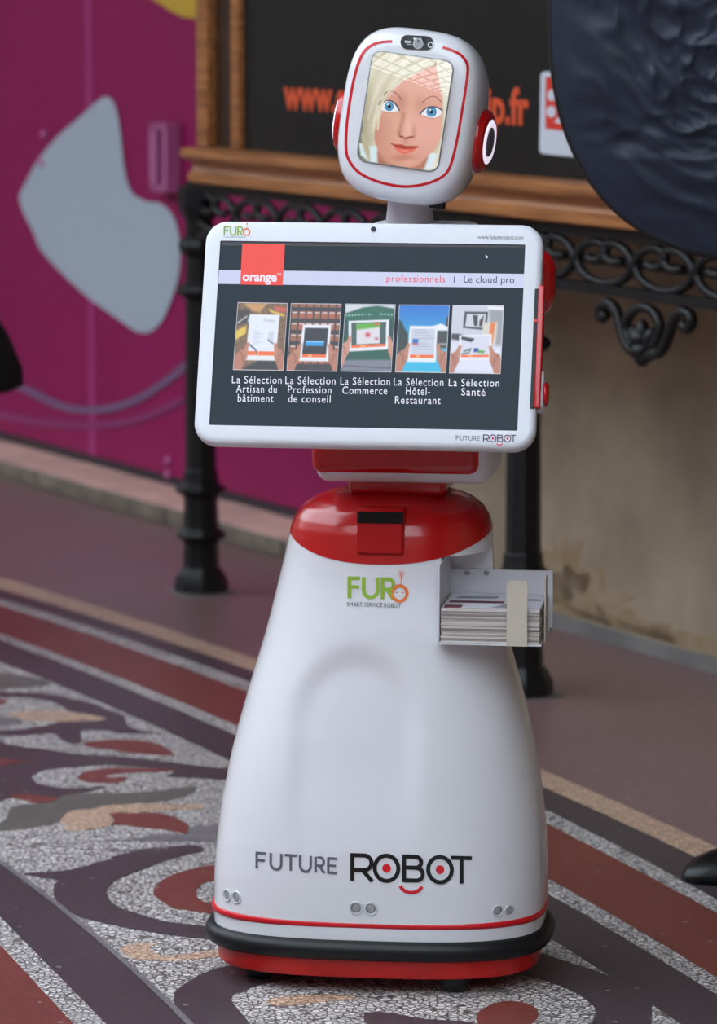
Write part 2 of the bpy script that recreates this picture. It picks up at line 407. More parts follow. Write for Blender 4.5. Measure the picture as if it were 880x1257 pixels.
shape('t_dark', 0, (3, [(-80,288),(300,300),(480,330),(620,360),(740,400),(860,450)]), (4, [(40,325),(80,352),(88,400),(130,430),(220,458),(340,468),(200,475),(0,472)]),
      (3, [(820,575),(600,568),(580,590),(590,630),(560,662),(500,660),(430,630),(390,592),(250,600),(-80,612),(-80,570),(150,562),(350,530),(450,505),(600,502),(740,492),(640,450),(500,430),(420,385),(300,345),(150,330),(-80,322)]))
shape('t_beige', 1, (3, [(50,450),(160,435),(340,430),(500,440),(640,460),(750,475),(740,492),(580,498),(440,505),(300,500),(180,495),(120,470)]))
shape('t_grey', 0, (3, [(-60,470),(90,475),(180,510),(100,530),(-60,535)]))
shape('t_red', 1, (3, [(-60,335),(35,350),(40,370),(-60,395)]))
shape('t_red', 1, (3, [(590,664),(700,642),(860,634)]), (4, [(30,517),(130,520),(260,535),(340,560),(400,595),(435,632),(330,630),(200,620),(20,602)]), (3, [(860,712),(760,702),(650,687)]))
shape('t_dark', 0, (3, [(-80,660),(60,667),(200,690),(400,715),(560,740),(860,755)]), (4, [(30,642),(250,660),(450,685),(700,715),(900,735),(900,820),(790,808),(600,795),(380,785),(430,745),(300,728),(150,715),(10,706)]),
      (3, [(860,818),(700,822),(560,832),(400,845),(300,862),(230,905),(270,945),(360,970),(480,985),(620,985),(760,965),(700,995),(600,1020),(420,1052),(250,1058),(80,1052),(-80,1070)]))
shape('t_red', 1, (3, [(-60,772),(100,785),(250,785),(120,800),(-60,828)]))
shape('t_red', 1, (3, [(560,905),(600,875),(700,850),(860,835)]), (4, [(10,720),(200,725),(450,735),(330,750),(150,755),(10,765)]), (3, [(860,882),(780,890),(770,905),(860,905)]), (4, [(20,785),(60,788),(105,800),(60,822),(10,832)]), (3, [(860,945),(760,950),(640,940),(580,925)]))
shape('t_olive', 1, (5, [(-60,320),(0,300),(50,255),(65,200),(130,170),(250,160),(400,140),(440,105),(600,85),(800,85)]), (6, [(80,80),(200,75),(400,55),(600,30),(605,60),(550,90),(400,130),(200,150),(20,155)]), (5, [(760,175),(650,195),(510,215),(430,290),(300,320),(100,345),(-60,352)]))
shape('t_red', 2, (5, [(90,95),(250,100),(400,115),(430,125),(380,140),(250,155),(180,135),(100,115)]))
shape('t_beige', 2, (5, [(430,290),(510,215),(650,200),(760,175),(860,165)]), (6, [(20,165),(200,150),(330,150),(420,155),(650,160),(640,185),(420,190),(200,205),(60,215),(40,260)]), (5, [(800,310),(650,345),(480,350),(470,310)]))
shape('t_red', 3, (6, [(20,218),(150,215),(340,212),(450,240),(520,270),(555,300),(545,350),(500,345),(400,325),(250,310),(100,290),(40,290),(60,250)]))
shape('t_grey', 1, (5, [(230,440),(500,445),(700,430),(860,425)]), (6, [(20,405),(200,385),(350,355),(540,355),(560,310),(720,290),(860,290),(860,460),(660,465),(600,430),(400,440),(200,455),(20,470)]), (5, [(860,480),(600,490),(450,470)]))
shape('t_dark', 2, (5, [(170,662),(400,650),(600,615),(700,580),(860,545)]), (6, [(30,515),(150,480),(280,455),(450,440),(600,430),(660,465),(450,520),(250,590),(100,650),(30,700),(5,740),(20,790),(70,840),(200,890),(400,945),(660,975)]),
      (8, [(680,215),(800,225),(800,305),(680,295),(500,280),(250,245),(20,205)]), (7, [(860,213),(700,185),(560,150),(480,115)]), (5, [(460,910),(420,880),(400,850),(385,800),(390,740),(425,712),(300,690)]))
shape('t_red', 2, (6, [(320,750),(350,690),(450,630),(570,595),(725,565),(950,555),(950,640),(725,668),(650,692),(608,740),(622,788),(700,820),(950,840),(950,900),(700,890),(560,870),(450,850),(380,810),(335,775)]))
shape('t_beige', 1, (8, [(40,360),(90,335),(200,318),(285,325),(240,345),(260,380),(340,405),(460,395),(560,385),(680,370),(760,370),(760,405),(520,430),(360,440),(200,435),(100,410)]))
# ring of dark stone under the robot, white disc and red heart inside it
ring_o = [(213,1226),(222,1212),(246,1197),(271,1188),(300,1182),(400,1158),(500,1148),(600,1153),(660,1169),(695,1181),(735,1194),(776,1213),(795,1229),(800,1240),(790,1275),(720,1320),(600,1350),(450,1360),(330,1335),(255,1300),(222,1262)]
ring_i = [(284,1227),(295,1219),(330,1208),(400,1196),(500,1190),(600,1193),(656,1202),(681,1209),(708,1221),(727,1235),(731,1245),(722,1262),(690,1285),(600,1310),(480,1318),(380,1300),(320,1268),(295,1243)]
shape('t_dark', 1, (0, ring_o)); shape('t_white', 2, (0, ring_i))
shape('t_red', 3, (0, [(585,1252),(592,1240),(620,1230),(650,1234),(661,1245),(655,1256),(630,1275),(595,1270)]))
shape('t_beige', 3, (0, [(326,1232),(345,1225),(400,1222),(440,1226),(400,1231),(350,1236)]))
shape('t_dark', 3, (0, [(445,1249),(470,1243),(520,1252),(580,1257),(560,1275),(470,1268)]))
# thin pale joint along the border
V, F = ribbon([((MW @ Vector((s, C_['LL'](s), 0))).x, (MW @ Vector((s, C_['LL'](s), 0))).y) for s in SS], .012)
me = bpy.data.meshes.new('mortar_joint'); me.from_pydata([(x, y, .0021) for x, y in V], [], F); link('mortar_joint', me, M['t_grey'], floor)

# ------------------------------------------------------------------ walls
tp = (MWI @ floor_pt(227, 600, .06)).y                    # shop-front sheets stand on the sill
S_SPLIT = .15
wb = MB().box((S_SPLIT, .56, 0), (9.0, 1.0, 4.2)).build('wall_back', M['stone']); wb.matrix_world = MW; struct(wb, 'weathered beige limestone wall under the display case')
pl = MB().box((S_SPLIT, .548, 0), (9.0, .56, .035)).build('baseboard_back', M['stonebase']); pl.matrix_world = MW; struct(pl, 'low grey stone plinth at the foot of the wall')
wl = MB().box((-9, -7.6, 0), (13.5, -7.2, 4.4)).build('wall_left', M['facade']); wl.matrix_world = MW; struct(wl, 'pale stone facade on the other side of the passage')
cl = MB().box((-9, -2.35, 4.2), (13.5, 1.2, 4.4)).build('ceiling', M['facade']); cl.matrix_world = MW; struct(cl, 'unseen pale ceiling added over the shop side to steer the light')  # unseen slab added so light falls from the left and front
for k in range(31):
    o = MB().box((-8.9 + k*.74, -7.2, 4.28), (-8.85 + k*.74, -2.36, 4.36)).build('glazing_bar', M['iron'], cl)
for k in range(6):
    o = MB().box((-9, -6.6 + k*.74, 4.22), (13.5, -6.55 + k*.74, 4.275)).build('glazing_bar', M['iron'], cl)
for nm_, a_, b_ in (('wall_front', (13.5, -7.6, 0), (13.9, 1.2, 4.4)), ('wall_right', (9.0, .56, 0), (13.5, 1.0, 4.2)), ('wall_back_far', (-9.0, .6, 0), (-6.51, 1.0, 4.2)), ('wall_far', (-9.4, -7.6, 0), (-9, 1.2, 4.4))):
    o = MB().box(a_, b_).build(nm_, M['facade']); o.matrix_world = MW; struct(o, 'unseen pale stone wall added to close the passage off from the sky')  # unseen closing walls added so light enters only through the roof opening
# stains on the wall: damp patches with a shape of their own
for px, py, rx, ry in ((705, 735, .11, .09), (690, 700, .05, .1), (760, 770, .12, .05), (830, 790, .13, .04)):
    c = wall_pt(px, py, .56); V, F = disc2(0, 0, 1, 1, 18)
    me = bpy.data.meshes.new('damp_stain')
    rr = [1 + .35*math.sin(3*i+px) + .2*math.sin(7*i) for i in range(len(V))]
    me.from_pydata([(c.x + x*rx*2*r_, .5592, max(.04, c.z + y*ry*r_)) for (x, y), r_ in zip(V, rr)], [], F)
    link('damp_stain', me, mat('damp_stain_brown', (132, 108, 76), .85, noise_amt=.35, noise_scale=14, rgb2=(158, 138, 114)), wb)
# sill stones in front of the shop front
sill = MB().box((-6.5, .56, 0), (S_SPLIT, 1.0, .02)).build('trim_1', M['sillside']); sill.matrix_world = MW; struct(sill, 'pinkish stone sill below the magenta shop front')
sx = [-6.4, -5.3, -4.2, -3.1, -2.25, -1.25, -.45, .14]
for i in range(len(sx)-1):
    st = rbox('sill_stone', (sx[i]+.005, .46, 0.0), (sx[i+1]-.005, 1.02, .06), .008, M['sill'], sill, 2)
    st.data.materials.append(M['sillside'])
    for p in st.data.polygons:
        if abs(p.normal.z) < .7: p.material_index = 1  # side faces get a darker, greyer stone than the top

# ------------------------------------------------------------------ magenta shop front
shop = empty('shop_front_panel', MW @ Matrix.Translation((0, tp, .06)), 'magenta vinyl shop-front panel with a big pale leaf shape above the pink sill', 'panel')
xs = [-6.3, -4.6, wall_pt(38, 300, tp).x, wall_pt(112, 300, tp).x, wall_pt(166, 300, tp).x + .9, S_SPLIT]
for i in range(len(xs)-1):
    MB().box((xs[i]+.0004, 0, .029), (xs[i+1]-.0004, .03, 4.13)).build('vinyl_sheet', M['vinyl'], shop)
for i in (3,):
    MB().box((xs[i]-.03, -.003, .02), (xs[i]+.03, -.0004, 4.13)).build('joint_strip', M['vinyl_joint'], shop)
MB().box((-6.3, -.006, 0), (S_SPLIT, .03, .028)).build('bottom_rail', M['darkmetal'], shop)
def shop_print(name, m, px, d):
    P = [wall_pt(x, y, tp) for x, y in px]; V, F = poly2([(p.x, p.z-.06) for p in P])
    me = bpy.data.meshes.new(name); me.from_pydata([(x, -.004-d, z) for x, z in V], [], F); me.update()
    return link(name, me, M[m], shop)
a3 = lambda L: [(x/2.75, y/2.75) for x, y in L]; a4 = lambda L: [(x/2.732, 300+y/2.732) for x, y in L]
leaf = a3([(70,665),(85,630),(130,545),(200,460),(280,390),(330,345),(355,328),(380,335),(398,375),(410,450),(420,540),(432,610),(455,655),(500,680),(540,685),(575,710),(597,750),(612,820)]) + \
       a4([(608,60),(600,120),(575,195),(550,250),(520,285),(487,297),(450,285),(400,250),(330,200),(280,160),(200,85),(140,15)]) + a3([(120,790),(85,720)])
o = shop_print('leaf_print', 'vinylwhite', spline(leaf, 4, True), .001); o['label'] = 'large pale grey-white leaf shape'
def shop_line(name, m, px, w, d):
    V, F = ribbon(spline(px, 6), w); P = [wall_pt(x, y, tp) for x, y in V]
    me = bpy.data.meshes.new(name); me.from_pydata([(p.x, -.004-d, p.z-.06) for p in P], [], F); me.update(); return link(name, me, M[m], shop)
shop_line('curved_line_print', 'vinylgrey', a4([(-180,330),(-60,420),(40,465),(100,490),(170,525),(230,548),(290,555),(370,550),(450,525),(530,480),(615,415),(760,270)]), 8.5, .001)
shop_line('faint_line_print', 'vinylgrey2', a4([(-60,560),(100,590),(200,603),(300,607),(400,600),(500,575),(620,520)]), 8, .0008)
o = shop_print('yellow_print', 'vinylyellow', spline([(180,-14),(203,8),(218,17),(233,22),(262,20),(290,2),(300,-40),(260,-90),(200,-70)], 4, True), .001); o['label'] = 'yellow rounded blob'
h0 = wall_pt(201, 150, tp); h1 = wall_pt(221, 236, tp)
mb = MB().box((h0.x, -.05, h1.z-.06), (h0.x+.05, -.004, h0.z-.06)); mb.box((h1.x-.02, -.05, h1.z-.06), (h1.x+.012, -.004, h0.z-.06)); mb.box((h0.x, -.05, h0.z-.08), (h1.x, -.03, h0.z-.06)); mb.box((h0.x, -.05, h1.z-.06), (h1.x, -.03, h1.z-.04))
mb.build('pull_handle', M['handle'], shop)
for px, py in ((208, 566), (208, 583), (56, 165), (53, 200)):
    c = wall_pt(px, py, tp); me = MB().lathe([(.014, 0), (.014, .006), (.009, .01)], 14)
    o = me.build('stud', M['handle'], shop, True); o.matrix_local = Matrix.Translation((c.x, -.004, c.z-.06)) @ Matrix.Rotation(R(90), 4, 'X')

# ------------------------------------------------------------------ iron stand and oak display case on it
Z_UND = wall_pt(245, 225, -.03).z
stand = empty('iron_stand', MW, 'black cast iron stand with moulded posts and scrollwork under the oak display case', 'stand')
pm = [(.064, 0), (.064, .03), (.056, .05), (.050, .062), (.043, .07), (.041, .13), (.043, .138), (.058, .15), (.060, .157), (.052, .168), (.042, .178), (.040, .25), (.043, .262), (.060, .275), (.061, .282), (.050, .293), (.043, .30),
      (.041, .315), (.041, .33), (.037, .335), (.034, .74), (.034, .79), (.050, .805), (.053, .815), (.050, .826), (.034, .84), (.032, .905), (.047, .92), (.051, .935), (.046, .95), (.033, .96), (.033, 1.0), (.046, 1.02), (.05, 1.04), (.05, Z_UND-.012)]
S_R = 1.7581
pm = [(r*1.13, z) for r, z in pm]
for s in (0, S_R, 2.62*S_R):
    p = MB().lathe(pm, 8, (s, 0), R(22.5)).build('post', M['iron'], stand, True, auto=25)
    MB().box((s-.07, -.07, 0), (s+.07, .07, .004)).build('foot_plate', M['stonebase'], p)
Z_RAIL = wall_pt(700, 349.5, -.012).z
for t in (-.012, .45):
    MB().box((-.03, t-.012, Z_RAIL-.011), (2.62*S_R+.03, t+.012, Z_RAIL+.011)).build('rail', M['iron'], stand)
    MB().box((-.03, t-.014, Z_UND-.024), (2.62*S_R+.03, t+.014, Z_UND)).build('rail', M['iron'], stand)
def spiral(cx, cz, r0, r1, a0, a1, n=26):
    return [(cx + (r0+(r1-r0)*k/n)*math.cos(R(a0+(a1-a0)*k/n)), cz + (r0+(r1-r0)*k/n)*math.sin(R(a0+(a1-a0)*k/n))) for k in range(n+1)]
hz = Z_UND - .024 - Z_RAIL - .011; pitch = S_R / 7
zc = Z_RAIL + .011 + hz*.5; ex, ez = pitch*.47, hz*.48
def arm(sg):
    out = []
    for k in range(31):
        f = k/30; a_ = -90 + 395*f; rr = 1 if a_ < 15 else max(.16, 1 - .84*((a_-15)/290)**.8)
        off = 0 if a_ < 15 else ex*.50*min(1, (a_-15)/160); ofz = 0 if a_ < 15 else ez*.25*min(1, (a_-15)/160)
        out.append((pitch/2 + sg*(off + ex*rr*math.cos(R(a_))), zc + ofz + ez*rr*math.sin(R(a_))))
    return out
scroll_pts = list(reversed(arm(-1))) + arm(1)[1:]
sm = MB().tube([(x, 0, z) for x, z in scroll_pts], .0105, 8)
first = sm.build('scroll', M['iron'], stand, True)
first.location = (0, -.012, 0)
for k in range(1, 18):
    o = first.copy(); col.objects.link(o); o.parent = stand; o.location = (k*pitch, -.012, 0)
def iron_px(name, px, r, t=-.012, parent=stand):
    P = [wall_pt(660 + x/4, 260 + y/4, t) for x, y in spline(px, 5)]
    return MB().tube([(p.x, t, p.z) for p in P], r, 8).build(name, M['iron'], parent, True)
def pendant(ds):
    os = [iron_px('pendant_scroll', [(335,500),(318,520),(306,500),(315,462),(350,448),(380,475),(400,540),(420,610),(450,665),(490,700)], .013),
          iron_px('pendant_scroll', [(712,555),(735,575),(755,545),(745,505),(710,490),(675,520),(650,585),(630,640),(600,690),(560,700),(520,725)], .013),
          iron_px('pendant_loop', [(470,660),(435,590),(440,530),(480,480),(530,470),(575,500),(600,560),(590,620),(560,680)], .012),
          iron_px('pendant_leaf', [(510,560),(508,620),(512,690),(512,760)], [.012, .014, .018, .022, .026, .028, .026, .02, .022, .026, .026, .02, .018, .016, .012, .006])]
    for sx_, z_ in ((-.03, .05), (.03, .05), (0, .075)):
        c = wall_pt(660+515/4, 260+610/4, -.012)
        pr = [(.0, -.03), (.012, -.02), (.018, 0), (.012, .02), (.0, .03)]
        l = MB().lathe([(max(r, .001), z) for r, z in pr], 10).build('pendant_leaf', M['iron'], stand, True); l.location = (c.x+sx_, -.012, c.z - .03 + z_*.5); l.rotation_euler = (0, sx_*14, 0); os.append(l)
    for o in os: o.location.x += ds
    return os
pendant(0.0)
pd2 = pendant(-S_R)
case = empty('display_case', MW, 'oak framed wall display case with a black poster, standing on iron posts', 'display case')
S0, S1 = wall_pt(229, 200, -.06).x, 2.62*S_R+.1
z0 = Z_UND
prof = [(.52, z0), (-.035, z0), (-.055, z0+.006), (-.058, z0+.026), (-.046, z0+.032), (-.040, z0+.046), (-.048, z0+.058), (-.072, z0+.066), (-.078, z0+.074), (-.078, z0+.088), (-.07, z0+.094), (.52, z0+.094)]
ledge = MB().rings([[(s, t, z) for t, z in prof] for s in (S0, S1)]).build('ledge', M['wood'], case, auto=30)
ZT = z0 + .094
def stile(name, x0, x1, t0, m, zt=3.4): return rbox(name, (x0, t0, ZT+.0005), (x1, .05, zt), .006, M[m], case, 2)
xa, xb, xc, xd = [wall_pt(x, 120, -.03).x for x in (229, 243, 266, 276)]
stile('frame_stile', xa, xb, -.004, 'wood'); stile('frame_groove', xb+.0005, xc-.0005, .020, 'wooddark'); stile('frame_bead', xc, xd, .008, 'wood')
MB().box((xd+.0005, .026, ZT+.001), (S1-.02, .05, 3.4)).build('poster_panel', M['panel'], case)['label'] = 'black poster with orange web address'
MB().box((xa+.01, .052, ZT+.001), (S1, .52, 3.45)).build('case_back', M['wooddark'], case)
PT = Surf(o=MW @ Vector((0, .026, 0)), n=WN, off=.002)
decal('poster_lettering', M['postertext'], case, MW, PT, text2('www.e', [(349,106),(426,111),(426,140),(349,135)], .03))
decal('poster_lettering', M['postertext'], case, MW, PT, text2('oip.fr', [(579,103.5),(650,107.5),(650,169),(579,165)], .03))
sgp = [(664.5,92),(667,88.5),(671,88),(770,94),(770,199),(668,189),(664,187),(663,183)]
V, F = poly2(sgp)
sign = decal('poster_badge', M['signwhite'], case, MW, PT, (V, F)); sign['label'] = 'white and red square badge printed on the poster'
decal('badge_field', M['signred'], sign, MW, PT, poly2([(671,94),(765,99.5),(765,168),(670.5,158)]), .001)
for bd in (disc2(679, 117, 5.2, 7), disc2(678.5, 137, 5.8, 7), poly2([(682,150),(690,140),(697,134),(697,146),(690,152)])): decal('badge_mark', M['signwhite'], sign, MW, PT, bd, .002)

# ------------------------------------------------------------------ the robot
YAW = R(-7.4)
RX = at_depth(467, 1150, 0).x
RM = Matrix.Translation((RX, 0, 0)) @ Matrix.Rotation(YAW, 4, 'Z'); RMI = RM.inverted()
robot = empty('service_robot', RM, 'white and red service robot with a blond face on its visor', 'robot')
PROF = [(.085,.2755),(.123,.277),(.18,.277),(.237,.2735),(.30,.266),(.363,.255),(.42,.2425),(.481,.2265),(.561,.2035),(.604,.1925),(.664,.179),(.70,.1735),(.735,.169),(.752,.166),(.768,.160),(.784,.149),(.797,.132),(.807,.108),(.812,.08)]
PZ = [p[0] for p in PROF]; PR_ = [p[1] for p in PROF]
def body_a(z): return float(np.interp(z, PZ, PR_))
def body_n(z): return float(np.interp(z, [.08, .35, .6, .8], [3.0, 2.7, 2.4, 2.2]))
def body_ratio(z): return float(np.interp(z, [.08, .3, .6, .8], [.66, .74, .86, .86]))
def body_cx(z): return float(np.interp(z, [.08, .45, .66, .8], [0, .006, .008, .019]))
def body_cy(z): return float(np.interp(z, [.08, .8], [0, .03]))
def dimple(x, z):        # shallow arched hollow in the chest
    cx, top, hw = -.022, .565, .103
    zz = max(0, (z - (top - hw*1.25)))/1.25 if z > top - hw*1.25 else 0
    d = math.hypot(x-cx, zz) / hw
    f = max(0, min(1, (1.15 - d)/.42)); f = f*f*(3-2*f)
    g = max(0, min(1, (z-.20)/.2)); g = g*g*(3-2*g)
    return .012*f*g
def body_pt(th, z, dim=True):
    x, y = sup(body_a(z), body_a(z)*body_ratio(z), body_n(z), th); x += body_cx(z); y += body_cy(z)
    if dim and y < 0: y += dimple(x, z)
    return (x, y, z)
NT = 168
THS = [2*math.pi*k/NT for k in range(NT)]
def zb(th):              # lower edge of the red cap dips in front
    s = math.sin(th); return .747 - (.041*max(0, -s)**1.6)
mb = MB(); rows = []
NZ = 110
for j in range(NZ+1):
    k = j/NZ; rows.append([body_pt(th, .085 + k*(zb(th)-.085)) for th in THS])
mb.rings(rows)
body = mb.build('body_shell', M['white'], robot, True)
cut = MB().box((.112, -.6, .5835), (.6, 0.012, .717)).build('cut_tmp', None); cut.matrix_world = RM
bpy.context.view_layer.update()
md = body.modifiers.new('notch', 'BOOLEAN'); md.object = cut; md.operation = 'DIFFERENCE'; md.solver = 'EXACT'
dg = bpy.context.evaluated_depsgraph_get()
nm = bpy.data.meshes.new_from_object(body.evaluated_get(dg)); body.modifiers.clear(); body.data = nm
bpy.data.objects.remove(cut)
for p in nm.polygons: p.use_smooth = True
nm.set_sharp_from_angle(angle=R(35))
BS = Surf(bvh=bvh_of(body, RM), off=.0012)
rows = []
for j in range(29):
    k = j/28; rows.append([tuple(Vector(body_pt(th, zb(th) + k*(.812-zb(th)), False)) + Vector((math.cos(th)*.0012, math.sin(th)*.0012, 0))) for th in THS])
cap = MB().rings(rows).build('shoulder_cap', M['red'], robot, True, auto=50)
CS = Surf(bvh=bvh_of(cap, RM), off=.001)
# front sensor housing on the cap
def local_hit(S, x, y): return RMI @ S.hit(x, y)
c0 = local_hit(CS, 469, 633); c1 = local_hit(CS, 469, 681); sw = .0385
yf = min(c0.y, c1.y)
def hrow(z, y, g): return [(c0.x-sw+g, y, z), (c0.x-sw+g+.004, y-.004, z), (c0.x+sw-g-.004, y-.004, z), (c0.x+sw-g, y, z), (c0.x+sw-g, y+.06, z), (c0.x-sw+g, y+.06, z)]
yb = c1.y-.002; yt = min(c0.y-.004, yb + .3*(c0.y-c1.y))
house = MB().rings([hrow(c1.z, yb+.004, .003), hrow(c1.z+.004, yb, 0), hrow(c0.z-.012, yt-.002, 0), hrow(c0.z+.009, yt, 0), hrow(c0.z+.013, yt+.006, .003)]).build('sensor_housing', mat('red_satin_plastic', (170, 8, 12), .5, spec=.25), robot, auto=30)
MB().box((c0.x-sw+.001, yt-.0075, c0.z-.010), (c0.x+sw-.001, yt+.01, c0.z+.0085)).build('sensor_window', M['black'], house)
# lower ring, bumper, skirt, casters
def hoop(name, m, z, a, b_, n, rv, rh, seg=14, N_=120, cx=0.0):
    rs = []
    for k in range(N_):
        th = 2*math.pi*k/N_; x, y = sup(a, b_, n, th); x2, y2 = sup(a, b_, n, th+.01); x1, y1 = sup(a, b_, n, th-.01)
        t = Vector((x2-x1, y2-y1, 0)).normalized(); nr = Vector((t.y, -t.x, 0))
        rs.append([(x+cx + nr.x*rh*math.cos(q), y + nr.y*rh*math.cos(q), z + rv*math.sin(q)) for q in [2*math.pi*i/seg for i in range(seg)]])
    rs.append(rs[0]); return MB().rings(rs, False, False).build(name, m, robot, True)
ab = body_a(.1); BR = .66
hoop('red_stripe', M['redline'], .119, ab+.0005, ab*BR+.0005, 3.0, .0058, .0035, 8)
hoop('bumper', M['rubber'], .0765, ab-.003, ab*BR-.003, 3.0, .0175, .0185, 16)
rows = []
for z, g in ((.029, -.008), (.033, -.004), (.06, -.002), (.09, -.002)):
    rows.append([(*sup(ab+g-.003, (ab+g)*BR-.003, 3.0, th), z) for th in THS])
MB().rings(rows).build('base_skirt', M['redskirt'], robot, True, auto=40)
for x, y in ((-.19, -.10), (.14, -.14), (-.16, .13), (.16, .13)):
    o = MB().lathe([(.012, -.02), (.019, -.018), (.0215, 0), (.019, .018), (.012, .02)], 20).build('caster', M['rubber'], robot, True)
    o.matrix_local = Matrix.Translation((x, y, .0235)) @ Matrix.Rotation(R(90), 4, 'Y')
# round distance sensors
for px, py, r in ((279,1099,8),(290.5,1101.5,8),(437,1114.5,8.5),(455,1115.5,8.5),(611,1118,7.5),(625.5,1117.5,7.5)):
    d = ray(px, py).normalized(); loc, nr, i, dist = BS.bvh.ray_cast(CAM, d)
    if nr.dot(d) > 0: nr = -nr
    q = RMI.to_3x3() @ nr; rm = q.to_track_quat('Z', 'Y').to_matrix().to_4x4(); rm.translation = RMI @ loc
    rr = r/735
    o = MB().lathe([(rr, -.004), (rr, .0012), (rr*.92, .0022), (rr*.74, .0018), (rr*.68, -.002)], 28).build('distance_sensor', M['sensor'], robot, True, auto=40); o.matrix_local = rm
    o2 = MB().lathe([(rr*.70, -.003), (rr*.70, .0002), (rr*.3, .0007)], 24).build('sensor_mesh', M['mesh'], o, True)

# lettering on the body
def st(px, w, closed=False, S=None): return ribbon(px, w, closed)
gF = join2(st([(429,734.5),(429,707.5)], 4.6), st([(427,709.7),(442,709.9)], 4.4), st([(429,720.3),(441,720.6)], 4.2))
gU = st([(446.5,708.5),(446.5,725)] + arc(455,725,8.5,8.2,180,0,14) + [(463.5,708.7)], 4.6)
gR = join2(st([(469.5,735.5),(469.5,708.5)], 4.6), st([(469.5,710.8),(476,710.9)] + arc(477,717.3,5.8,6.4,-90,90,12) + [(469.5,723.7)], 4.3), st([(475.5,723.5),(483,735.6)], 4.9))
lg = decal('logo_lettering', M['green'], body, RM, BS, join2(gF, gU, gR)); lg['label'] = 'green robot logo letters FUR'
oO = join2(ribbon(arc(490.5,728.5,9.0,9.4,0,360,36)[:-1], 3.9, True), ribbon([(491.8,718.5),(492.4,707)], .9), disc2(492.5,704.5,1.6,1.6,10), *[ribbon([(492.5+2.4*math.cos(R(a)), 704.5+2.4*math.sin(R(a))), (492.5+4.6*math.cos(R(a)), 704.5+4.6*math.sin(R(a)))], .6) for a in range(0, 360, 40)],
           ribbon([(485.5,727.5),(488.2,727.0)], .9), ribbon([(492.6,727.2),(495.2,727.8)], .9), ribbon(arc(490.4,730.2,1.6,1.6,20,160,8), .8))
decal('logo_lettering', M['orange'], body, RM, BS, oO)['label'] = 'orange round letter O with antenna'
decal('tagline_lettering', M['grey'], body, RM, BS, text2('SMART SERVICE ROBOT', [(426,739),(492.5,740.8),(492,746.2),(426,744)]))
def fut(x0, y0, sx, sy, sk, w):
    T = lambda L: [(x0 + x*sx, y0 + y*sy + x*sk) for x, y in L]; ms = []
    def A(L, closed=False): ms.append(ribbon(T(L), w, closed))
    A([(.015,1),(.015,0)]); A([(0,.06),(.13,.06)]); A([(.015,.5),(.115,.5)])
    A([(.185,0),(.185,.62)] + [(.185+.065+.065*math.cos(R(a)), .62+.36*math.sin(R(a))) for a in range(180, -1, -15)] + [(.315,0)])
    A([(.355,.06),(.505,.06)]); A([(.43,.05),(.43,1)])
    A([(.545,0),(.545,.62)] + [(.545+.065+.065*math.cos(R(a)), .62+.36*math.sin(R(a))) for a in range(180, -1, -15)] + [(.675,0)])
    A([(.735,1),(.735,.06),(.79,.06)] + [(.795+.04*math.cos(R(a)), .31+.25*math.sin(R(a))) for a in range(-90, 91, 18)] + [(.735,.56)]); A([(.785,.57),(.84,1)])
    A([(.995,.06),(.89,.06)]); A([(.89,.02),(.89,.98)]); A([(.89,.94),(.995,.94)]); A([(.89,.5),(.985,.5)])
    return join2(*ms)
decal('name_lettering', M['grey'], body, RM, BS, fut(314, 1045.5, 100, 20, 7.5, 3.1))['label'] = 'thin grey word FUTURE'
def robo(cx, cy, s, sk=0.0, w=1.0):
    """letters R O B O T about 150 wide at s=1, baseline-left at (cx, cy)"""
    T = lambda L: [(cx + x*s, cy + y*s + x*s*sk) for x, y in L]; ms = []; W = 5.0*s*w
    def A(L, c=False): ms.append(ribbon(T(L), W, c))
    A([(2.5,0),(2.5,-34)]); A([(0,-31.5),(17,-31.5)] + arc(17,-22.5,9,9,-90,90,12) + [(2.5,-13.5)]); A([(15,-13.5),(27,0)])
    A(arc(44.5,-16.5,14.5,15.5,0,360,36)[:-1], True)
    A([(66,0),(66,-34)]); A([(64,-31.5),(80,-31.5)] + arc(80,-24.8,7,6.7,-90,90,10) + [(66,-18.1)]); A([(80,-18.1)] + arc(81,-10.2,8,7.8,-90,90,10) + [(64,-2.4)])
    A(arc(110,-16.5,14.5,15.5,0,360,36)[:-1], True)
    A([(123,-31.5),(149,-31.5)]); A([(136.3,-32),(136.3,0)])
    red = (disc2(*T([(44.5,-16.5)])[0], 5.2*s, 5.4*s), disc2(*T([(110,-16.5)])[0], 5.2*s, 5.4*s), ribbon(T(arc(74.5,2,13.5,10.5,15,165,16)), 4.2*s))
    return join2(*ms), red
k1, k2 = robo(430, 1081, 1.0, .026)
nb = decal('name_lettering', M['ink'], body, RM, BS, k1); nb['label'] = 'bold black word ROBOT'
for q in k2: decal('name_mark', M['inkred'], body, RM, BS, q)

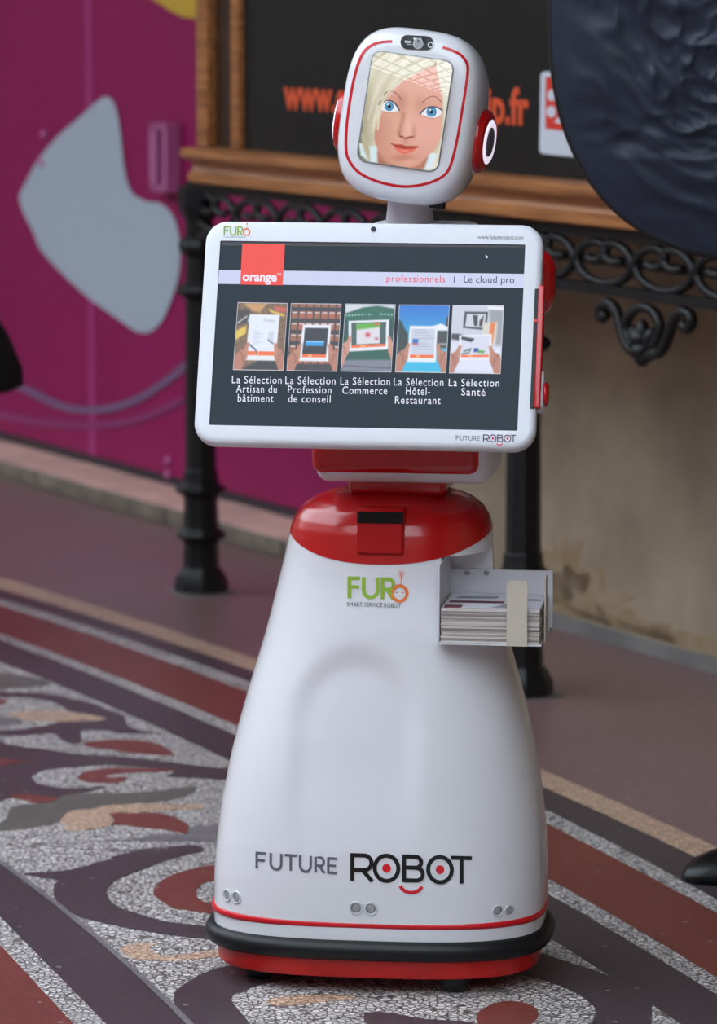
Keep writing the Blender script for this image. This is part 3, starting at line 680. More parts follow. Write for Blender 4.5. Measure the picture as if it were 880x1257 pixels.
# leaflet tray in the notch
tz = .584
trm = Matrix.Identity(4)
TX0, TX1, TY0, TY1 = .114, .2815, -.166, .006
tray = MB().box((TX0, TY0-.004, tz), (TX1, TY1, tz+.0025)); tray.box((TX0, TY1-.0025, tz+.003), (TX1+.004, TY1+.0005, tz+.098))
tray = tray.build('leaflet_tray', M['tray'], robot)
rbox('tray_side_wall', (TX0, TY0+.004, tz+.003), (TX0+.0022, TY1-.003, tz+.128), .0008, M['tray'], tray, 1)
def tab(name, a, b_, m):      # rounded-top upright tab
    x0_, y0_, z0_ = a; x1_, y1_, z1_ = b_; r = .005
    if x1_-x0_ > y1_-y0_:
        pts = [(x0_, z0_), (x1_, z0_)] + [(x1_-r+r*math.cos(R(q)), z1_-r+r*math.sin(R(q))) for q in range(0, 91, 18)] + [(x0_+r-r*math.sin(R(q)), z1_-r+r*math.cos(R(q))) for q in range(0, 91, 18)]
        return MB().prism([(x, y0_, z) for x, z in pts], (0, y1_-y0_, 0)).build(name, m, tray)
    pts = [(y0_, z0_), (y1_, z0_)] + [(y1_-r+r*math.cos(R(q)), z1_-r+r*math.sin(R(q))) for q in range(0, 91, 18)] + [(y0_+r-r*math.sin(R(q)), z1_-r+r*math.cos(R(q))) for q in range(0, 91, 18)]
    return MB().prism([(x0_, y, z) for y, z in pts], (x1_-x0_, 0, 0)).build(name, m, tray)
tab('tray_tab', (.2255, TY0-.0065, tz), (.259, TY0-.0045, tz+.107), M['tab'])
tab('tray_tab', (TX1+.0015, -.130, tz), (TX1+.0035, -.096, tz+.107), M['tab'])
for bx in (.144, .176):
    o = MB().lathe([(.0042, 0), (.0042, .002), (.002, .003)], 12).build('bolt', M['mesh'], tray, True)
    o.matrix_local = Matrix.Translation((bx, TY1-.003, tz+.093)) @ Matrix.Rotation(R(90), 4, 'X')

# neck column and bracket under the monitor
rbox('neck_column', (-.05, -.045, .806), (.113, .12, .872), .014, M['red'], robot)
rbox('bracket_shell', (-.100, -.075, .832), (.19, .14, .93), .022, M['white2'], robot, 4)
rbox('bracket_front', (-.106, -.083, .846), (.174, -.03, .94), .02, M['red'], robot, 4)
rbox('back_spine', (-.04, .06, .86), (.16, .16, 1.25), .03, M['white2'], robot, 4)
# monitor
TILT = R(-21)
MO = at_depth(453.5, 409, -.20)
MM = Matrix.Translation(MO) @ Matrix.Rotation(YAW, 4, 'Z') @ Matrix.Rotation(TILT, 4, 'X') @ Matrix.Rotation(R(.25), 4, 'Y')
MMI = MM.inverted(); MNRM = MM.to_3x3() @ Vector((0, -1, 0))
def mon(x, y, d=0.0): return MMI @ on_plane(x, y, MO, MNRM)
cs = [mon(*p) for p in ((271.8,296.5),(646,299),(634,527.5),(255,523))]
sx0, sx1 = (cs[0].x+cs[3].x)/2, (cs[1].x+cs[2].x)/2; sz1, sz0 = (cs[0].z+cs[1].z)/2, (cs[2].z+cs[3].z)/2
eL = (mon(254,285).x + mon(235,530).x)/2; eR = (mon(667.5,291).x + mon(656.5,524).x)/2; eT = (mon(300,270.5).z + mon(600,274).z)/2; eB = (mon(300,545.5).z + mon(600,550.5).z)/2
def rrect(x0, x1, z0_, z1_, r, y, n=8):
    out = []
    for cx_, cz_, a0 in ((x1-r, z1_-r, 0), (x0+r, z1_-r, 90), (x0+r, z0_+r, 180), (x1-r, z0_+r, 270)):
        out += [(cx_ + r*math.cos(R(a0+90*k/n)), y, cz_ + r*math.sin(R(a0+90*k/n))) for k in range(n+1)]
    return out
def rloop(i, y, r=.036): return rrect(eL+i, eR-i, eB+i, eT-i, max(r-i, .004), y)
mb = MB()
inner = rrect(sx0, sx1, sz0, sz1, .002, 0.0); inner2 = rrect(sx0, sx1, sz0, sz1, .002, .004)
mb.rings([inner2, inner, rloop(.010, 0.0), rloop(.004, .0012), rloop(.001, .005), rloop(0, .010), rloop(0, .022), rloop(.002, .028), rloop(.008, .034), rloop(.05, .045)], False, True)
def child_part(o, mw): o.matrix_local = RMI @ mw; return o
bez = child_part(mb.build('monitor', M['white2'], robot, True, auto=60), MM); bez['label'] = 'white rimmed tilted touch monitor'
MBm = MB().box((sx0-.002, .003, sz0-.002), (sx1+.002, .006, sz1+.002)).build('screen', M['lcd'], bez)
SCR = Surf(o=MO - MNRM*.003, n=MNRM, off=.0004); BZ = Surf(o=MO, n=MNRM, off=.0005)
def md_(name, m, VF, e=0.0, S=SCR): return decal(name, M[m], bez, MM, S, VF, e)
def q2(*p): return list(p), [(0, 1, 2, 3)]
def par(u, v):               # screen fraction -> photograph pixel
    tl, tr, br, bl = (271.8,296.5), (646,299), (634,527.5), (255,523)
    return ((tl[0]*(1-u)+tr[0]*u)*(1-v) + (bl[0]*(1-u)+br[0]*u)*v, (tl[1]*(1-u)+tr[1]*u)*(1-v) + (bl[1]*(1-u)+br[1]*u)*v)
md_('header_rule', 'lcdframe', q2(par(0,0), par(1,0), par(1,.022), par(0,.022)), 0)
md_('header_band', 'g_band', q2((268.8,331.5),(644.6,336.3),(643.2,353.6),(267.8,348.6)), .0001)
md_('brand_tile', 'g_red', q2((297.5,299.2),(349.8,299.9),(347,350.4),(294.8,349.4)), .0003)
md_('brand_lettering', 'g_white', text2('orange', [(298,337),(340,337.6),(339.5,350),(297.4,349)], .03), .0005)
md_('brand_lettering', 'g_white', text2('TM', [(340,335.5),(345,335.6),(345,338.6),(340,338.5)]), .0005)
md_('header_lettering', 'g_pink', text2('professionnels', [(474.7,337.5),(546.5,338.5),(546,349.8),(474.3,348.8)], .004, 1.1), .0003)
md_('header_lettering', 'g_ink', text2('|', [(557.3,339.5),(558.5,339.5),(558,347.5),(556.8,347.5)]), .0003)
md_('header_lettering', 'g_ink', text2('Le cloud pro', [(569.5,338.6),(631.5,339.4),(631,350.8),(569,350)], .006, 1.05), .0003)
V, F = poly2([(596,313),(596.2,317),(597.2,316.2),(598.2,317.6),(598.8,317),(597.8,315.6),(599,315.2)]); md_('pointer_arrow', 'g_white', (V, F), .0003)
caps = [(['La Sélection','Artisan du','bâtiment'], [(285,346),(290,340),(292,336)]), (['La Sélection','Profession','de conseil'], [(350.5,412),(353.5,407),(354,406)]), (['La Sélection','Commerce'], [(418,479),(420.5,475.5)]),
        (['La Sélection','Hôtel-','Restaurant'], [(483.5,544.5),(498.5,528),(485,541)]), (['La Sélection','Santé'], [(551,613),(566.5,596)])]
for ci, (ls, xr) in enumerate(caps):
    for li, (t, (xa_, xb_)) in enumerate(zip(ls, xr)):
        y0_ = 461.3 + li*11.2 + (xa_-285)*.0135; 
        desc = any(c in t for c in 'pqgy'); acc = 'ô' in t
        hi = y0_ - (0.0 if not acc else .4); lo = y0_ + 9.4
        md_('caption_lettering', 'g_white', text2(t, [(xa_, hi), (xb_, hi+.6), (xb_-.3, lo+.6), (xa_-.3, lo)], .002, 1.14), .0003)
# thumbnails
TH = [((292.3,371.8),(352.8,373),(347.2,454.6),(286.5,453.5)), ((357.8,373),(418.6,373.8),(413.2,455.6),(352.4,454.6)), ((424.5,373.6),(485,374.4),(479.7,456.4),(418.7,455.3)), ((490.5,374.8),(551.3,375.2),(547,457.3),(485.5,456.3)), ((556.2,375.2),(618,375.9),(613.8,458.5),(551.8,457.6))]
def hands(C, U, V, lx, rx, y, tone=(178,120,98)):
    for sg, hx in ((1, lx), (-1, rx)):
        f = lambda p: [(hx + sg*a, y + b) for a, b in p]
        C = over(C, tone, m_poly(U, V, f([(-.30,.45),(-.24,.2),(-.16,.1),(-.06,.06),(.0,-.03),(.05,-.02),(.03,.08),(.02,.2),(-.05,.32),(-.1,.45)]), .012))
        C = over(C, (130,82,66), .6*m_line(U, V, f([(-.16,.1),(-.08,.16),(-.06,.26)]), .025, .012))
        C = over(C, (206,150,124), .5*m_line(U, V, f([(.02,0),(-.02,.12)]), .03, .012))
    return C
def tablet(C, U, V, p, inner_c, bar=True, m=.06):
    C = over(C, (226,230,242), m_poly(U, V, p, .008))
    (x0,y0),(x1,y1),(x2,y2),(x3,y3) = p
    def I(u, v): return ((x0*(1-u)+x1*u)*(1-v)+(x3*(1-u)+x2*u)*v, (y0*(1-u)+y1*u)*(1-v)+(y3*(1-u)+y2*u)*v)
    if inner_c is not None: C = over(C, inner_c, m_poly(U, V, [I(m,m),I(1-m,m),I(1-m,1-m-.06),I(m,1-m-.06)], .006))
    if bar:
        C = over(C, (236,104,44), m_poly(U, V, [I(m,.80),I(1-m,.80),I(1-m,.89),I(m,.89)], .006)); C = over(C, (250,170,120), m_poly(U, V, [I(.3,.81),I(.42,.81),I(.42,.88),I(.3,.88)], .01))
    return C, I
def thumb(i, U, V):
    C = np.zeros((len(U), 3)); n1 = np.sin(U*37+V*21)*np.sin(U*17-V*43)
    if i == 0:
        C[:] = (120,92,66); C += n1[:, None]*12
        C = over(C, (196,150,96), m_poly(U, V, [(.1,0),(.6,0),(.45,.14),(.3,.12)], .02)); C = over(C, (60,52,50), m_poly(U, V, [(0,.1),(.25,.1),(.25,.3),(0,.32)], .03))
        C = over(C, (220,190,70), m_poly(U, V, [(0,.42),(.2,.34),(.2,.46),(0,.56)], .015)); C = over(C, (210,180,70), m_poly(U, V, [(.62,.08),(.95,.16),(.95,.2),(.66,.13)], .012))
        C = over(C, (200,90,70), m_poly(U, V, [(.72,.04),(.98,.06),(.98,.13),(.8,.12)], .02)); C = over(C, (40,42,46), m_poly(U, V, [(.2,.98),(.5,.86),(.98,.86),(.98,1),(.2,1)], .02)); C = over(C, (200,205,210), m_line(U, V, [(.02,.3),(.2,.2)], .02, .01))
        C = over(C, (150,200,220), m_poly(U, V, [(.22,.24),(.26,.17),(.36,.17),(.36,.3),(.22,.3)], .01))
        C, I = tablet(C, U, V, [(.26,.17),(.86,.17),(.84,.86),(.22,.86)], (222,228,244))
        for k in range(9): C = over(C, (150,155,180), .6*m_line(U, V, [I(.2,.36+k*.035), I(.3+.22*((k*7) % 5)/4, .36+k*.035)], .008, .006))
        C = over(C, (170,172,190), m_line(U, V, [I(.5,.12),I(.85,.14)], .03, .02)*.6); C = over(C, (200,206,224), m_poly(U, V, [I(.68,.36),I(.86,.36),I(.86,.56),I(.68,.56)], .01)); C = over(C, (60,64,84), m_line(U, V, [(.66,.55),(.76,.60)], .018, .008)); C = over(C, (80,84,100), m_line(U, V, [(.3,.63),(.42,.70),(.44,.75)], .025, .01))
        return hands(C, U, V, .24, .83, .62)
    if i == 1:
        C[:] = (48,44,50)
        for r in range(6):
            for c in range(7):
                x = .02+c*.15; y = .0+r*.17 - .06
                C = over(C, (150+10*((r*c) % 3),92,64), m_poly(U, V, [(x,y),(x+.125,y),(x+.125,y+.11),(x,y+.11)], .008)); C = over(C, (205,205,215), m_poly(U, V, [(x+.015,y+.012),(x+.11,y+.012),(x+.11,y+.03),(x+.015,y+.03)], .006))
        C, I = tablet(C, U, V, [(.26,.31),(.83,.31),(.82,.86),(.22,.86)], (34,34,44), True, .09)
        C = over(C, (40,150,220), m_poly(U, V, [(.34,.55),(.71,.55),(.70,.63),(.33,.63)], .008)); C = over(C, (170,215,240), m_line(U, V, [(.35,.565),(.7,.565)], .015, .008))
        return hands(C, U, V, .22, .84, .62)
    if i == 2:
        C[:] = (24,70,60); C += n1[:, None]*6
        C = over(C, (205,210,220), m_poly(U, V, [(0,0),(1,0),(1,.06),(.65,.02),(.35,.05),(0,.14)], .015)); C = over(C, (20,96,76), m_poly(U, V, [(0,.15),(.4,.05),(.65,.03),(1,.08),(1,.22),(0,.24)], .015))
        for a, b_ in ((.02,.4),(.48,.53),(.7,.98)): C = over(C, (196,222,210), m_line(U, V, [(a,.17-.04*a),(b_,.15)], .022, .012)*(.55+.45*np.sin(U*95)))
        C = over(C, (12,84,66), m_poly(U, V, [(.15,.7),(.95,.68),(.92,.82),(.2,.82)], .02)); C = over(C, (120,124,140), m_poly(U, V, [(0,.84),(.3,.83),(1,.82),(1,1),(0,1)], .02)); C = over(C, (60,60,80), m_line(U, V, [(0,.92),(1,.95)], .012, .01))
        C, I = tablet(C, U, V, [(.08,.25),(.9,.22),(.92,.67),(.12,.71)], (60,86,84), True, .07)
        C = over(C, (216,214,224), m_poly(U, V, [I(.2,.12),I(.78,.12),I(.78,.78),I(.2,.78)], .01)); C = over(C, (90,170,60), m_poly(U, V, [I(.2,.1),I(.78,.1),I(.78,.24),I(.2,.3)], .015)); C = over(C, (220,90,60), m_blob(U, V, *I(.7,.14), .06, .02)); C = over(C, (190,60,70), m_blob(U, V, *I(.48,.48), .05, .035)); C = over(C, (150,60,80), .7*m_blob(U, V, *I(.7,.62), .04, .02))
        return hands(C, U, V, .12, .94, .50, (196,140,124))
    if i == 3:
        C = np.stack([20+V*70, 110+V*110, 205+V*20], 1); C = over(C, (40,180,225), m_poly(U, V, [(0,.82),(1,.82),(1,1),(0,1)], .02))
        C = over(C, (34,52,48), m_poly(U, V, [(0,.22),(.06,.24),(.12,.34),(.2,.42),(.24,.7),(0,.74)], .02)); C = over(C, (40,60,70), m_poly(U, V, [(.96,.18),(1,.16),(1,.34),(.95,.3)], .01)); C = over(C, (226,232,244), m_poly(U, V, [(.62,.33),(.85,.27),(1,.32),(1,.38),(.62,.38)], .01)); C = over(C, (60,64,60), m_poly(U, V, [(.78,.38),(1,.38),(1,.64),(.78,.64)], .015)); C = over(C, (150,160,160), m_line(U, V, [(.82,.58),(1,.58)], .03, .015))
        C, I = tablet(C, U, V, [(.23,.31),(.79,.31),(.79,.85),(.22,.85)], (196,202,222), True, .08)
        for k in range(8): C = over(C, (120,130,150), .55*m_line(U, V, [I(.2+.15*(k > 2)*(k < 5),.12+k*.075), I(.6+.28*((k*5) % 4)/3,.12+k*.075)], .01, .007))
        C = over(C, (40,110,190), m_poly(U, V, [I(.14,.36),I(.34,.36),I(.34,.48),I(.14,.48)], .008)); C = over(C, (200,60,60), m_poly(U, V, [I(.14,.48),I(.34,.48),I(.34,.52),I(.14,.52)], .008))
        return hands(C, U, V, .21, .83, .60)
    C[:] = (196,200,218); C = over(C, (150,152,160), m_poly(U, V, [(.72,.05),(1,.05),(1,.62),(.8,.6)], .03)); C = over(C, (228,230,238), m_poly(U, V, [(.68,0),(1,.02),(1,.06),(.7,.05)], .01))
    C = over(C, (44,44,54), m_poly(U, V, [(.24,.09),(.70,.09),(.68,.36),(.22,.33)], .012)); C = over(C, (200,204,214), m_poly(U, V, [(.28,.12),(.66,.12),(.645,.33),(.26,.31)], .01))
    C = over(C, (50,50,60), m_poly(U, V, [(.4,.14),(.5,.14),(.5,.3),(.44,.3)], .012)); C = over(C, (60,50,60), m_poly(U, V, [(.54,.22),(.62,.14),(.6,.3),(.54,.31)], .012)); C = over(C, (210,205,196), m_poly(U, V, [(.62,.25),(.9,.24),(.88,.58),(.66,.6),(.58,.5)], .02)); C = over(C, (224,120,60), m_poly(U, V, [(.76,.25),(.86,.25),(.82,.56),(.74,.55)], .02))
    C = over(C, (54,56,66), m_poly(U, V, [(0,.42),(.15,.42),(.46,.49),(.4,.55),(0,.5)], .012)); C = over(C, (216,220,240), m_poly(U, V, [(0,.55),(1,.6),(1,1),(0,1)], .05))
    C, I = tablet(C, U, V, [(.15,.44),(.80,.42),(.80,.80),(.17,.81)], (208,212,230), True, .07)
    C = over(C, (60,90,80), .9*m_line(U, V, [(.26,.68),(.4,.64),(.36,.70),(.22,.72)], .02, .01)); C = over(C, (50,70,160), m_poly(U, V, [(.46,.63),(.55,.63),(.55,.69),(.45,.69)], .01)); C = over(C, (90,160,60), m_poly(U, V, [(.55,.66),(.68,.67),(.66,.70),(.54,.70)], .01)); C = over(C, (40,40,48), m_poly(U, V, [(.2,.46),(.46,.49),(.4,.54),(.2,.5)], .012))
    return hands(C, U, V, .16, .80, .62)
nu, nv = 62, 84
for i, qd in enumerate(TH):
    tl, tr, br, bl = [np.array(q) for q in qd]
    md_('thumbnail_frame', 'g_frame', q2(*[tuple(q + (q - (tl+tr+br+bl)/4)*.018) for q in (tl, tr, br, bl)]), .0002)
    uu, vv = np.meshgrid(np.linspace(0, 1, nu+1), np.linspace(0, 1, nv+1)); U = uu.ravel(); Vv = vv.ravel()
    PX = ((tl[None]*(1-U[:, None]) + tr[None]*U[:, None])*(1-Vv[:, None]) + (bl[None]*(1-U[:, None]) + br[None]*U[:, None])*Vv[:, None])
    pts = [MMI @ SCR.hit(x, y, .0004) for x, y in PX]
    paint_grid('thumbnail_picture', M['screen'], bez, pts, nu, nv, thumb(i, U, Vv)*1.0)
# print and fittings on the rim
def bz(name, m, VF, e=0.0): return decal(name, M[m], bez, MM, BZ, VF, e)
bz('webcam', 'black', disc2(458.5, 281.5, 3.4, 3.3), .0004)
bz('rim_lettering', 'grey', text2('www.futurerobot.com', [(586.5,288.3),(642.5,288.9),(642.3,294),(586.3,293.4)]))
k1, k2 = robo(592.8, 542.6, .273, .012, .9)
bz('rim_lettering', 'grey', fut(559.5, 534.8, 29.5, 5.6, .7, .75)); bz('rim_lettering', 'magink', k1); [bz('rim_mark', 'inkred', q) for q in k2]
gF = join2(st([(275.2,289.2),(275.6,277.5)], 1.9), st([(275,278.4),(281,278.4)], 1.8), st([(275.4,283),(280.5,283)], 1.7)); gU = st([(283.2,277.6),(283,285.2)] + arc(286.2,285.2,3.2,3.4,180,0,10) + [(289.6,277.7)], 1.9)
gR = join2(st([(292,289.2),(292.2,277.8)], 1.9), st([(292.2,278.8)] + arc(294.8,281.4,2.8,2.7,-90,90,10) + [(292.2,284.1)], 1.8), st([(294.4,284),(297.4,289.2)], 1.9))
bz('rim_logo', 'green', join2(gF, gU, gR)); bz('rim_logo', 'orange', join2(ribbon(arc(302.5,284.8,3.9,4.0,0,360,24)[:-1], 1.6, True), ribbon([(303,280.5),(303.2,276)], .5), disc2(303.2,274.8,1.0,1.0,8)))
bz('rim_lettering', 'grey', text2('SMART SERVICE ROBOT', [(274.4,290.3),(301.5,290.5),(301.5,292),(274.4,291.8)]))
# side slot, red rail and button on the right edge
sz_a, sz_b = mon(660, 350).z, mon(658, 502).z
rbox('side_slot', (eR-.010, -.0012, sz_b), (eR-.0035, .012, sz_a-.006), .0008, M['black'], bez, 1)
rbox('side_rail', (eR-.0045, -.002, sz_b+.002), (eR+.006, .016, sz_a), .0025, M['red'], bez)
rbox('rail_clip', (eR-.009, -.002, sz_a-.062), (eR-.003, .008, sz_a-.056), .0008, M['redline'], bez, 1)
bm_ = rbox('side_boss', (eR-.004, .004, sz_b+.004), (eR+.010, .05, sz_b+.066), .006, M['white2'], bez)
o = MB().lathe([(.019, 0), (.019, .004), (.015, .007), (.006, .0075)], 24).build('side_button', M['red'], bm_, True); o.matrix_local = Matrix.Translation((eR+.010, .022, sz_b+.030)) @ Matrix.Rotation(R(90), 4, 'Y')
rbox('shoulder_housing', (-.19, .06, eT-.12), (eR+.014, .15, eT-.012), .035, M['red'], bez, 5)
rbox('housing_back', (-.13, .05, eB+.05), (.15, .10, eT-.05), .03, M['white2'], bez, 4)
rbox('housing_cap', (-.09, .05, eT-.10), (.16, .13, eT+.006), .025, M['white2'], bez, 4)
rbox('housing_latch', (-.165, .035, eT-.05), (-.10, .10, eT+.004), .012, M['grey'], bez, 3)
o = MB().lathe([(.008, 0), (.016, .006), (.004, .022)], 10).build('side_knob', M['black'], bez, True); o.matrix_local = Matrix.Translation((eR-.008, .045, mon(664, 412).z)) @ Matrix.Rotation(R(90), 4, 'Y')

# neck and head
nb0 = RMI @ at_depth(503, 268, .10); nb1 = RMI @ at_depth(503, 236, .08)
rows = []
for k in range(9):
    f = k/8; r = .05 - .018*f**.6; z = nb0.z - .05 + f*(nb1.z+.03-nb0.z+.05)
    rows.append([(nb0.x + (nb1.x-nb0.x)*f + r*math.cos(q), nb0.y + (nb1.y-nb0.y)*f + r*.9*math.sin(q), z) for q in [2*math.pi*i/28 for i in range(28)]])
MB().rings(rows).build('neck', M['necktr'], robot, True, auto=50)
HO = at_depth(497.5, 141, -.045)
HM = Matrix.Translation(HO) @ Matrix.Rotation(R(-12), 4, 'Z') @ Matrix.Rotation(R(-5), 4, 'X') @ Matrix.Rotation(R(7.8), 4, 'Y')
HMI = HM.inverted(); HN = HM.to_3x3() @ Vector((0, -1, 0))
HW, HH = .1135, .142
mb = MB()
NH = 96
def hring(s, y, n=3.3, dz=0.0, sx_=1.0): return [(sup(HW*s*sx_, HH*s, n, 2*math.pi*k/NH)[0], y, sup(HW*s*sx_, HH*s, n, 2*math.pi*k/NH)[1] + dz) for k in range(NH)]
mb.rings([hring(.05, 0), hring(.5, 0), hring(.76, 0), hring(.86, .003), hring(.93, .009), hring(.97, .018), hring(.993, .03), hring(1.003, .05), hring(1.005, .08, 3.2), hring(.99, .115, 3.0), hring(.94, .15, 2.8), hring(.84, .18, 2.6), hring(.66, .2, 2.4), hring(.4, .213, 2.2), hring(.05, .218, 2)])
head = child_part(mb.build('head_shell', M['white'], robot, True, auto=50), HM); head['label'] = 'rounded white helmet head tilted to one side'
HS = Surf(bvh=bvh_of(head, HM), off=.0006)
H1 = lambda L: [(390 + x/3.667, 20 + y/3.667) for x, y in L]
decal('visor_outline', M['redline'], head, HM, HS, ribbon(spline(H1([(335,113),(270,120),(220,148),(190,195),(165,275),(145,380),(130,500),(128,600),(143,652),(185,702),(260,740),(350,762),(420,765),(500,750),(560,722),(590,688),(610,630),(630,540),(650,420),(665,330),(675,240),(666,202),(640,172),(600,152),(562,140)]), 5), 3.3))
pill = ribbon(H1([(404,117),(490,122)]), 17)
pod = decal('camera_pod', M['black'], head, HM, HS, join2((pill[0], pill[1]), disc2(*H1([(404,117)])[0], 8.5, 8.5), disc2(*H1([(490,122)])[0], 8.5, 8.5)), .0006)
decal('camera_lens', M['mesh'], head, HM, HS, ribbon(arc(*H1([(452,125)])[0], 5.6, 5.8, 0, 360, 24)[:-1], 1.6, True), .0012); decal('camera_lens', M['lens'], head, HM, HS, disc2(*H1([(452,125)])[0], 4.6, 4.8), .0010)
decal('camera_lens', M['sensor'], head, HM, HS, ribbon(arc(*H1([(508,130)])[0], 2.9, 3.1, 0, 360, 20)[:-1], 1.3, True), .0012)
decal('camera_lens', M['sensor'], head, HM, HS, join2(ribbon(H1([(392,112),(422,114)]), .9), ribbon(H1([(394,120),(420,121)]), .8), ribbon(H1([(400,128),(424,129)]), .7)), .0012)
# face picture on the visor: painted display
FC = [HMI @ on_plane(x, y, HO, HN) for x, y in H1([(245,160),(612,200),(545,690),(180,620)])]
fx0 = (FC[0].x+FC[3].x)/2; fx1 = (FC[1].x+FC[2].x)/2; fz1 = (FC[0].z+FC[1].z)/2; fz0 = (FC[2].z+FC[3].z)/2 - .008; fz1 += .001
GU, GV = 190, 250
uu, vv = np.meshgrid(np.linspace(fx0, fx1, GU+1), np.linspace(fz1, fz0, GV+1)); ux = uu.ravel(); uz = vv.ravel()
pts = [Vector((a, -.0012, c)) for a, c in zip(ux, uz)]
PX = np.array([to_px(HM @ p) for p in pts]); X = (PX[:, 0]-430)*5.5; Y = (PX[:, 1]-60)*5.5
def face(X, Y):
    C = np.zeros((len(X), 3)); t = np.clip((X-40)/110, 0, 1)[:, None]
    C[:] = np.array((88,92,84))*(1-t) + np.array((196,190,166))*t
    hairbase = [(118,120),(150,30),(450,10),(720,90),(712,300),(650,560),(590,800),(540,800),(150,790),(120,700),(92,560),(88,340)]
    C = over(C, (206,200,176), m_poly(X, Y, hairbase, 12))
    C = over(C, (176,168,140), .8*m_poly(X, Y, [(100,300),(150,260),(170,420),(150,600),(120,640),(96,560)], 25))
    C = over(C, (214,232,238), m_poly(X, Y, [(55,630),(120,655),(185,655),(195,790),(130,760),(70,720)], 6)); C = over(C, (220,236,242), m_poly(X, Y, [(515,720),(550,700),(620,720),(600,800),(480,825)], 6))
    C = over(C, (186,178,150), m_poly(X, Y, [(70,560),(120,600),(128,660),(134,755),(118,745),(95,690),(75,620)], 8))
    C = over(C, (206,148,126), m_poly(X, Y, [(180,640),(186,780),(230,815),(330,832),(440,832),(495,812),(530,700),(520,640)], 5))
    C = over(C, (160,104,84), .75*m_poly(X, Y, [(185,700),(240,770),(330,808),(400,812),(470,790),(525,730),(500,800),(400,832),(250,815),(188,780)], 14))
    fc = spline([(188,390),(168,480),(150,555),(163,620),(195,690),(260,758),(330,795),(400,800),(460,777),(520,722),(572,680),(605,600),(622,480),(622,350),(602,220),(578,110),(500,130),(420,170),(340,220),(260,290),(212,340)], 3, True)
    mf = m_poly(X, Y, fc, 4)
    S = np.zeros_like(C); S[:] = (229,172,154)
    S = over(S, (190,132,112), .85*np.clip((330-X)/190, 0, 1)*np.clip((Y-300)/200, 0, 1)); S = over(S, (214,152,134), .6*np.clip((Y-560)/230, 0, 1))
    S = over(S, (236,176,168), .6*m_blob(X, Y, 520, 560, 110, 100)); S = over(S, (238,182,166), .5*m_blob(X, Y, 470, 230, 130, 90))
    S = over(S, (184,124,104), .55*m_blob(X, Y, 345, 365, 42, 70)); S = over(S, (196,136,116), .5*m_blob(X, Y, 470, 375, 40, 55)); S = over(S, (202,140,120), .45*m_blob(X, Y, 270, 340, 80, 35)); S = over(S, (206,146,126), .35*m_blob(X, Y, 560, 370, 80, 30))
    S = over(S, (180,118,98), .75*m_poly(X, Y, [(352,430),(372,440),(352,520),(345,575),(325,580),(318,560),(338,500)], 16))
    S = over(S, (240,192,172), .65*m_blob(X, Y, 392, 520, 18, 70)); S = over(S, (196,132,112), .6*m_blob(X, Y, 430, 560, 14, 40))
    S = over(S, (170,104,86), .8*m_line(X, Y, spline([(328,570),(338,592),(358,598),(374,608),(396,600),(415,598),(428,590)], 4), 12, 7)); S = over(S, (96,44,36), .85*m_line(X, Y, [(336,590),(352,594)], 8, 4)); S = over(S, (96,44,36), .85*m_line(X, Y, spline([(366,604),(384,600),(404,594),(420,596)], 3), 6, 4))
    S = over(S, (184,116,96), .6*m_blob(X, Y, 350, 740, 80, 22)); S = over(S, (198,128,110), .5*m_blob(X, Y, 360, 722, 60, 14)); S = over(S, (240,186,168), .4*m_blob(X, Y, 395, 765, 40, 20)); S = over(S, (200,128,112), .5*m_blob(X, Y, 370, 628, 26, 18))
    # mouth
    S = over(S, (176,64,54), m_poly(X, Y, spline([(274,638),(310,645),(345,646),(375,655),(415,655),(462,661),(415,671),(365,674),(320,664),(295,652)], 3, True), 4)); S = over(S, (226,104,88), m_poly(X, Y, spline([(290,652),(325,670),(370,677),(425,668),(455,662),(420,692),(365,708),(322,694)], 3, True), 4)); S = over(S, (250,160,138), .7*m_blob(X, Y, 365, 688, 40, 8)); S = over(S, (130,40,36), .8*m_line(X, Y, spline([(276,640),(320,664),(365,674),(415,671),(460,662)], 4), 4, 3))
    # eyes and brows
    for cx, cy, ri, wh, lid, low in ((262,388,30,[(203,400),(222,368),(258,352),(296,370),(327,412),(318,424),(278,427),(235,424),(214,415)],[(192,400),(222,362),(258,348),(300,366),(330,414)],[(214,417),(240,426),(290,428),(324,420)]), (548,426,33,[(478,438),(502,410),(542,395),(586,400),(614,421),(606,450),(575,466),(530,463),(495,450)],[(470,440),(502,406),(543,391),(588,396),(622,416)],[(488,450),(530,467),(575,469),(606,452)])):
        S = over(S, (236,240,246), m_poly(X, Y, spline(wh, 3, True), 3)); mw_ = m_poly(X, Y, spline(wh, 3, True), 3); d = np.hypot(X-cx, Y-cy)
        S = over(S, (40,92,140), mw_*np.clip(.5+(ri-d)/5, 0, 1)); S = over(S, (86,160,204), mw_*np.clip(.5+(ri*.82-d)/8, 0, 1)*np.clip((d-8)/10, 0, 1)); S = over(S, (14,24,44), mw_*np.clip(.5+(ri*.38-d)/5, 0, 1)); S = over(S, (250,252,255), np.clip(.5+(6-np.hypot(X-cx+9, Y-cy+13))/4, 0, 1))
        S = over(S, (44,58,92), m_line(X, Y, spline(lid, 4), 8, 3)); S = over(S, (150,92,84), .6*m_line(X, Y, spline(low, 3), 3, 3))
    S = over(S, (112,70,62), .85*m_line(X, Y, spline([(238,306),(262,290),(290,288),(318,308),(345,342)], 4), 5, 3)); S = over(S, (118,74,64), .85*m_line(X, Y, spline([(488,362),(512,338),(545,322),(580,326),(612,356)], 4), 5, 3))
    C = C*(1-mf[:, None]) + S*mf[:, None]
    # fringe and side hair
    bang = spline([(590,70),(560,112),(490,146),(410,188),(320,245),(250,315),(215,380),(195,450),(165,560),(160,640),(140,660),(120,600),(90,560),(86,320),(120,120),(300,10),(500,10)], 3, True)
